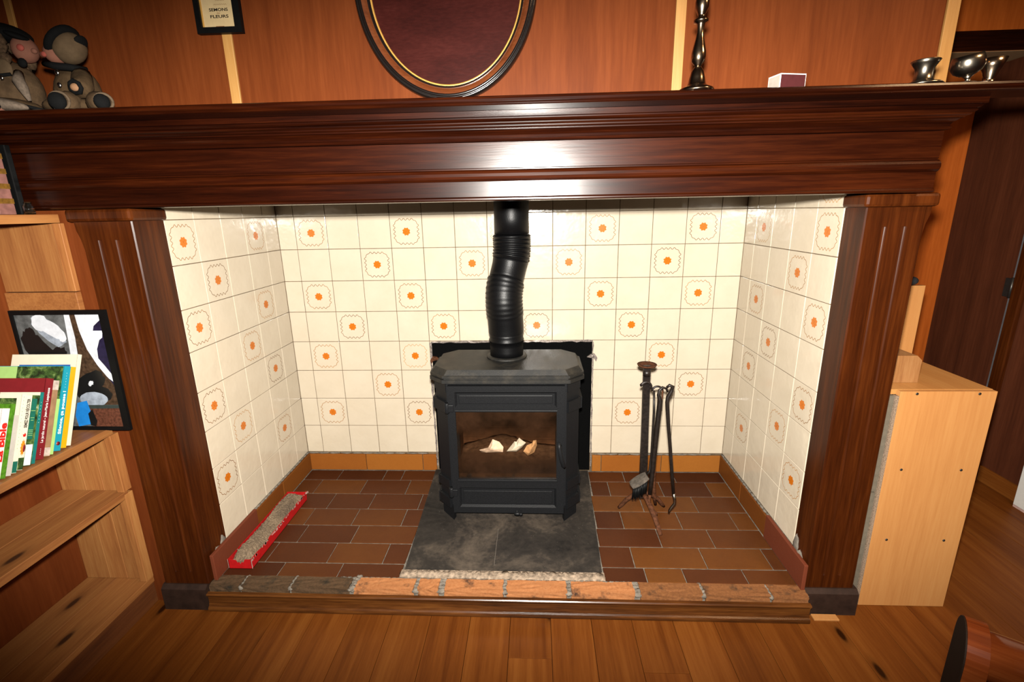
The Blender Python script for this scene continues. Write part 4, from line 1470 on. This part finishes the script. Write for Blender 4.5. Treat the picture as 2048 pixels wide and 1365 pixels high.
# ------------------------------------------------------------------ bench corner, bottom right
bn = thing('bench', 'red varnished wooden bench with rounded end panel and round rail, bottom right corner', 'bench', (1.866, -1.549, 0), (0, 0, R(-34)))
cz_ = .640
pts = []
for i in range(17):
    a = PI*i/16
    pts.append((.055*math.cos(a), cz_+.056*math.sin(a)))
pts += [(-.055, .0), (.055, .0)]
MB().prism(pts, 'x', .0012, .030).build('end_panel', M_bench, bn, local=True)
MB().prism([(p[0]*.97, cz_+(p[1]-cz_)*.97 if p[1] > .1 else .004) for p in pts], 'x', -.0008, .0015).build('end_face', M_benchdark, bn, local=True)  # thin dark layer over the outer face of the left end panel
MB().lathe([(.041, 0), (.041, 1.30)], (0, 0, 0), 28, M=Matrix.Translation((.0305, 0, cz_+.004)) @ Matrix.Rotation(R(90), 4, 'Y')).build('rail', M_bench, bn, local=True)
MB().box(.0305, 1.33, -.030, .030, cz_-.085, cz_-.052, bev=.004).build('lower_rail', M_bench, bn, local=True)
MB().prism(pts, 'x', 1.332, 1.362).build('end_panel', M_bench, bn, local=True)

# ------------------------------------------------------------------ things on the wall above the mantel
fm = thing('framed_print', 'small black framed print with dark capitals hung on the plywood wall', 'framed print', (.1395, CY-.010, 2.0))
yw = CY-.0085
f_ = MB()
frame_ring(f_, .068, .212, 1.957, 2.150, .085, .190, 1.974, 2.134, yw-.016, yw)
f_.build('frame', M_black, fm)
MB().box(.084, .191, yw-.006, yw-.0005, 1.973, 2.135).build('print', M_paper, fm)
MB().box(.085, .0885, yw-.009, yw-.006, 1.974, 2.134).build('gilt_edge', M_gold, fm)
Mface = Matrix(((1, 0, 0, 0), (0, 0, -1, 0), (0, 1, 0, 0), (0, 0, 0, 1)))
def wall_text(txt, x_, z_, size, m, bold, width):
    L = Matrix.Translation(Vector((x_, yw-.0064, z_))-wloc(fm)) @ Mface
    return lettering(txt, size, m, fm, L, bold=bold, align='CENTER', width=width)
wall_text('SEMONS', .1405, 2.0235, .0115, M_ink, .00025, .060)
wall_text('des', .1390, 2.0145, .006, M_inkbrown, .0, .010)
wall_text('FLEURS', .1405, 2.0050, .0115, M_ink, .00025, .058)
for zz, xa, xb in ((2.0495, .135, .163), (2.038, .128, .168), (2.062, .130, .165), (2.080, .115, .165), (2.095, .120, .160)):
    sq_ = MB(); n = 14
    ptsq = [(xa+(xb-xa)*i/n, yw-.0065, zz+(.0016 if i % 2 else -.0016)) for i in range(n+1)]
    sq_.tube(ptsq, .0005, 4); sq_.build('script_line', M_inkbrown, fm)
MB().box(.125, .152, yw-.0064, yw-.006, 1.976, 1.979).build('small_line', M_inkbrown, fm)

ov = thing('oval_frame', 'large oval dark wood frame with gilt inner line and maroon centre above the mantel', 'frame', (.8525, CY-.008, Z(.823)))
EA, EB = .2785, .3255
prof = [(1.0, 0, 0), (1.0, .016, 0), (.985, .024, 0), (.968, .026, 0), (.962, .0225, 0), (.955, .027, 0), (.945, .0295, 0), (.935, .0285, 0), (.930, .024, 0),
        (.925, .0235, 1), (.900, .0225, 1), (.870, .0185, 1), (.866, .017, 1),
        (.862, .0195, 0), (.850, .0195, 0), (.842, .015, 0), (.836, .0105, 0), (.834, .0115, 2), (.826, .0120, 2), (.818, .0105, 2), (.816, .006, 3)]
def ring_part(name, ids, mt):
    n = 96; mb = MB(); v = []; f = []
    pr = [prof[i] for i in ids]
    for s, h, _ in pr:
        # constant border width: inset by (1-s)*EA on both axes
        ins = (1-s)*EA*.98
        for i in range(n):
            a = 2*PI*i/n
            v.append((.8525+(EA-ins)*math.cos(a), CY-.0082-h, Z(.823)+(EB-ins)*math.sin(a)))
    for j in range(len(pr)-1):
        for i in range(n):
            i2 = (i+1) % n
            f.append((j*n+i, (j+1)*n+i, (j+1)*n+i2, j*n+i2))
    mb.add(v, [tuple(reversed(q)) for q in f], 0, True)
    return mb.build(name, mt, ov)
M_ebony = plain('ebonised_wood', (.010, .007, .006), .22, spec=.6)
M_ovalwood = wood('oval_mahogany', (.085, .020, .006), (.14, .036, .010), (.19, .055, .016), 'x', .25, 30, .2, .8, bump=.0002, objvar=0, spec=.6)
ring_part('outer_rim', range(0, 10), M_ebony)
ring_part('band', range(9, 14), M_ovalwood)
ring_part('inner_rim', range(13, 18), M_ebony)
ring_part('gilt_line', range(17, 21), M_gold)
ins = (1-.816)*EA*.98
n = 64
cvp = MB()
v = [(.8525+(EA-ins)*math.cos(2*PI*i/n), CY-.0142, Z(.823)+(EB-ins)*math.sin(2*PI*i/n)) for i in range(n)]
v += [(p[0], CY-.0085, p[2]) for p in v]
cvp.add(v, [tuple(range(n)), tuple(reversed(range(n, 2*n)))]+[(i, n+i, n+(i+1) % n, (i+1) % n) for i in range(n)])
cvp.build('centre', M_maroon, ov)

# ------------------------------------------------------------------ small things on the mantel shelf
MT = Z(.4305)+.0004
cs = thing('candlestick', 'tall turned dark metal candlestick on the mantel shelf', 'candlestick', (1.516, -.945, MT))
MB().lathe([(.0, .0), (.041, .0), (.0425, .003), (.040, .008), (.030, .012), (.0235, .016), (.0205, .020), (.0185, .032), (.0150, .046), (.0105, .053), (.0078, .058)], (0, 0, 0), 32).build('foot', M_brass, cs, local=True)
MB().lathe([(.0078, .057), (.0085, .061), (.0150, .068), (.0172, .078), (.0168, .088), (.0135, .103), (.0098, .118), (.0083, .130), (.0088, .145), (.0098, .148), (.0098, .150), (.0170, .153), (.0172, .157), (.0100, .161), (.0078, .165), (.0095, .170), (.0155, .182), (.0160, .195), (.0120, .215), (.0085, .235), (.0080, .255)], (0, 0, 0), 32).build('stem', M_brass, cs, local=True)
MB().lathe([(.0080, .255), (.018, .262), (.026, .270), (.027, .274), (.015, .276), (.0135, .280), (.0150, .300), (.0165, .312), (.0150, .312), (.011, .300), (.0, .296)], (0, 0, 0), 32).build('candle_cup', M_brass, cs, local=True)

mbx = thing('matchbox', 'maroon and white matchbox on the mantel shelf right of the candlestick', 'matchbox', (1.7305, -.935, MT), (0, 0, R(12)))
o = MB(); o.box(-.028, .040, -.022, .022, .0003, .034)
o.build('sleeve', M_white, mbx, local=True)
MB().box(-.0265, .0385, -.0226, -.0218, .001, .0315).build('maroon_side', plain('maroon_card', (.055, .010, .012), .5), mbx, local=True)
MB().box(-.0285, -.0275, -.020, .020, .003, .031).build('tray_end', plain('grey_card', (.42, .36, .30), .7), mbx, local=True)

g1 = thing('pewter_cup', 'waisted pewter egg cup on a wide foot, leftmost of the three metal cups', 'cup', (2.050, -.945, MT), group=None)
MB().lathe([(.0, .0), (.041, .0), (.042, .002), (.036, .006), (.024, .009), (.0195, .013), (.0185, .026), (.0195, .038), (.025, .047), (.0295, .054), (.0285, .055), (.022, .047), (.017, .036), (.015, .018), (.0, .015)], (0, 0, 0), 28).build('bowl', M_pewter, g1, local=True)
g2 = thing('tilted_goblet', 'dark round bowled metal goblet tipped over beside the small tapered cup', 'goblet', (2.150, -.950, MT), (R(4), R(-12), 0))
MB().lathe([(.0, .018), (.014, .0185), (.026, .026), (.0325, .038), (.0320, .052), (.0285, .063), (.0275, .063), (.030, .052), (.030, .038), (.020, .026), (.0, .024)], (0, 0, 0), 28).build('bowl', M_pewter, g2, local=True)
MB().lathe([(.0, .001), (.016, .001), (.016, .0025), (.006, .006), (.005, .012), (.012, .0188)], (.001, 0, 0), 20).build('stem', M_pewter, g2, local=True)
g3 = thing('tapered_cup', 'small tapered shiny metal cup at the right end of the mantel shelf', 'cup', (2.2035, -.945, MT))
MB().lathe([(.0, .0), (.013, .0), (.0135, .002), (.010, .006), (.0105, .012), (.0150, .022), (.0150, .024), (.0205, .036), (.0265, .054), (.0255, .054), (.019, .035), (.012, .020), (.0, .015)], (0, 0, 0), 28).build('bowl', M_brass, g3, local=True)

# ------------------------------------------------------------------ two cloth dolls at the left end of the mantel
mCoat = plain('beige_felt', (.078, .047, .023), .9, var=.3, scale=45, bump=.003)
mCoat2 = plain('tan_felt', (.086, .052, .027), .9, var=.3, scale=45, bump=.003)
mFace = plain('pink_cloth', (.23, .095, .062), .8, var=.15, scale=30)
mCheek = plain('red_cheek', (.34, .075, .055), .8)
mBlackF = plain('black_felt', (.006, .006, .006), .85)
mHair = plain('brown_hair', (.075, .045, .025), .9, var=.5, scale=140)
mCap = plain('beige_cap', (.115, .075, .041), .85, var=.15)
mSilver = plain('silver_button', (.5, .48, .45), .2, 1.0)
mLace = plain('pale_lace', (.18, .135, .10), .8, var=.3, scale=150)
mRimD = plain('cloth_rim', (.12, .083, .052), .85)

def rotm(x=0, y=0, z=0): return Euler((R(x), R(y), R(z))).to_matrix()

d2 = thing('cloth_doll', 'cloth doll in a round beige cap, sitting right of the doll with brown curls', 'doll', (-.185, -.80, MT), group='cloth dolls on the mantel')
MB().ball((-.185, -.805, MT+.074), (.058, .050, .072), rot=rotm(-6, 4, 0), n=22).build('coat', mCoat, d2)
MB().ball((-.160, -.850, MT+.0275), (.075, .070, .026), n=22).build('coat_skirt', mCoat, d2)
hd2 = MB(); hd2.ball((-.218, -.815, MT+.176), (.026, .026, .027), rot=rotm(0, -25, 0), n=20)
hd2.ball((-.246, -.822, MT+.172), (.009, .008, .008), n=10)
hd = hd2.build('head', mFace, d2)
MB().ball((-.230, -.838, MT+.168), (.008, .005, .007), n=10).build('cheek', mCheek, hd)
MB().ball((-.181, -.805, MT+.190), (.036, .040, .043), rot=rotm(0, 42, 0), n=22).build('cap', mCap, d2)
bd = MB(); pts = []
for i in range(25):
    a = 2*PI*i/24
    p = rotm(0, 42, 0) @ Vector((-.012, .050*math.cos(a), .054*math.sin(a)))
    p = rotm(0, 42, 0) @ Vector((-.022, .036*math.cos(a), .040*math.sin(a)))
    pts.append(Vector((-.181, -.805, MT+.190))+p)
bd.tube(pts, .012, 10); bd.build('cap_band', mBlackF, d2)
MB().ball((-.150, -.802, MT+.202), (.009, .022, .022), rot=rotm(0, 30, 0), n=14).build('cap_flap', mBlackF, d2)
MB().tube([(-.215, -.86, MT+.138), (-.18, -.868, MT+.130), (-.145, -.855, MT+.128), (-.132, -.82, MT+.132)], [.007, .009, .009, .006], 8).build('collar', mBlackF, d2)
for zc, xc, yc_ in ((.116, -.186, -.858), (.084, -.184, -.862)):
    MB().ball((xc, yc_, MT+zc), (.0065, .004, .0075), n=10).build('button', mSilver, d2)
MB().tube([(-.150, -.82, MT+.118), (-.122, -.855, MT+.098), (-.098, -.885, MT+.072), (-.093, -.905, MT+.060)], [.022, .024, .024, .021], 12).build('arm', mCoat, d2)
MB().tube([(-.108, -.913, MT+.066), (-.104, -.916, MT+.074), (-.092, -.918, MT+.080), (-.080, -.917, MT+.073), (-.077, -.915, MT+.062), (-.083, -.914, MT+.052), (-.096, -.913, MT+.051), (-.106, -.913, MT+.058), (-.108, -.913, MT+.066)], .0055, 8).build('cuff', mBlackF, d2)
MB().ball((-.0925, -.916, MT+.064), (.013, .008, .010), n=12).build('hand', plain('tan_hand', (.32, .17, .09), .8), d2)
for (sx_, sy_, sz_, rr_, tx_) in ((-.112, -.955, .023, .0215, -.150), (-.016, -.930, .024, .019, -.105)):
    lg = MB().tube([(tx_, -.845, MT+.030), ((tx_+sx_)/2, (-.845+sy_)/2, MT+.033), (sx_, sy_+.010, MT+sz_)], [.027, .027, rr_*.98], 14).build('leg', mCoat2, d2)
    dv = Vector((sx_-tx_, sy_+.845, 0)).normalized()
    ang = math.degrees(math.atan2(dv.y, dv.x))
    MB().ball((sx_+dv.x*.004, sy_+dv.y*.004, MT+sz_), (.012, rr_*.94, rr_*.99), rot=rotm(0, 0, ang), n=18).build('boot', mBlackF, lg)
    ring = []
    for i in range(21):
        a = 2*PI*i/20
        p = rotm(0, 0, ang) @ Vector((.004, rr_*1.0*math.cos(a), rr_*1.0*math.sin(a)))
        ring.append(p+Vector((sx_, sy_+.006, MT+sz_+.0015)))
    MB().tube(ring, .0035, 6).build('boot_rim', mRimD, lg)

d1 = thing('cloth_doll', 'cloth doll with brown curls and black hat at the left end of the mantel', 'doll', (-.36, -.82, MT), group='cloth dolls on the mantel')
MB().ball((-.355, -.825, MT+.080), (.075, .058, .078), n=22).build('coat', mCoat2, d1)
MB().ball((-.350, -.868, MT+.0275), (.095, .068, .026), n=22).build('coat_skirt', mCoat, d1)
hd = MB().ball((-.298, -.820, MT+.186), (.030, .030, .034), n=20).build('head', mFace, d1)
MB().ball((-.286, -.845, MT+.184), (.010, .006, .009), n=12).build('cheek', mCheek, hd)
MB().ball((-.267, -.826, MT+.180), (.008, .007, .007), n=10).build('nose', mFace, hd)
hr = MB(); rr = random.Random(4)
for i in range(26):
    a = rr.uniform(1.4, 4.6)
    q = Vector((-.318+.040*math.cos(a), -.820+.036*math.sin(a)*.9-.006, MT+rr.uniform(.140, .215)))
    lump(hr, q, rr.uniform(.012, .018), i, n=9)
hr.build('hair', mHair, d1)
ht_ = MB()
ht_.ball((-.340, -.815, MT+.228), (.054, .050, .024), rot=rotm(0, 14, 0), n=22)
ht_.ball((-.300, -.832, MT+.216), (.028, .030, .009), rot=rotm(0, 22, 0), n=16)
ht_.build('hat', mBlackF, d1)
cl_ = MB()
cl_.ball((-.325, -.868, MT+.128), (.024, .008, .026), rot=rotm(0, -35, 0), n=14)
cl_.ball((-.362, -.866, MT+.136), (.022, .008, .024), rot=rotm(0, 30, 0), n=14)
cl_.build('collar', mCap, d1)
MB().tube([(-.385, -.862, MT+.150), (-.365, -.874, MT+.122), (-.335, -.878, MT+.108), (-.305, -.872, MT+.112)], .0045, 8).build('collar_edge', mBlackF, d1)
MB().tube([(-.292, -.862, MT+.118), (-.280, -.880, MT+.092), (-.262, -.890, MT+.072), (-.250, -.892, MT+.040)], [.010, .014, .012, .004], 10).build('lace', mLace, d1)
MB().ball((-.268, -.868, MT+.140), (.012, .008, .012), n=10).build('bow', mBlackF, d1)
for xc, zc in ((-.335, .092), (-.320, .100)):
    MB().ball((xc, -.886, MT+zc), (.0065, .004, .0065), n=10).build('button', mSilver, d1)
MB().tube([(-.42, -.84, MT+.128), (-.425, -.885, MT+.095), (-.395, -.905, MT+.070), (-.360, -.905, MT+.060)], [.024, .026, .024, .016], 12).build('arm', mCoat, d1)
MB().tube([(-.43, -.915, MT+.052), (-.36, -.935, MT+.046), (-.28, -.930, MT+.032), (-.20, -.905, MT+.012)], [.006, .006, .005, .004], 8).build('hem', mBlackF, d1)
MB().ball((-.320, -.920, MT+.030), (.090, .030, .016), rot=rotm(0, 8, 0), n=18).build('petticoat', mLace, d1)
for (sx_, sy_) in ((-.300, -.975), (-.385, -.972)):
    lg = MB().tube([(sx_-.02, -.885, MT+.020), (sx_-.004, -.945, MT+.020)], [.018, .018], 12).build('leg', mFace, d1)
    MB().ball((sx_, sy_+.012, MT+.0215), (.024, .030, .021), n=16).build('boot', mBlackF, lg)
    MB().tube([(sx_+.010, sy_-.012, MT+.030), (sx_+.022, sy_-.002, MT+.022), (sx_+.0245, sy_+.012, MT+.010)], .0028, 6).build('sole_edge', mFace, lg)
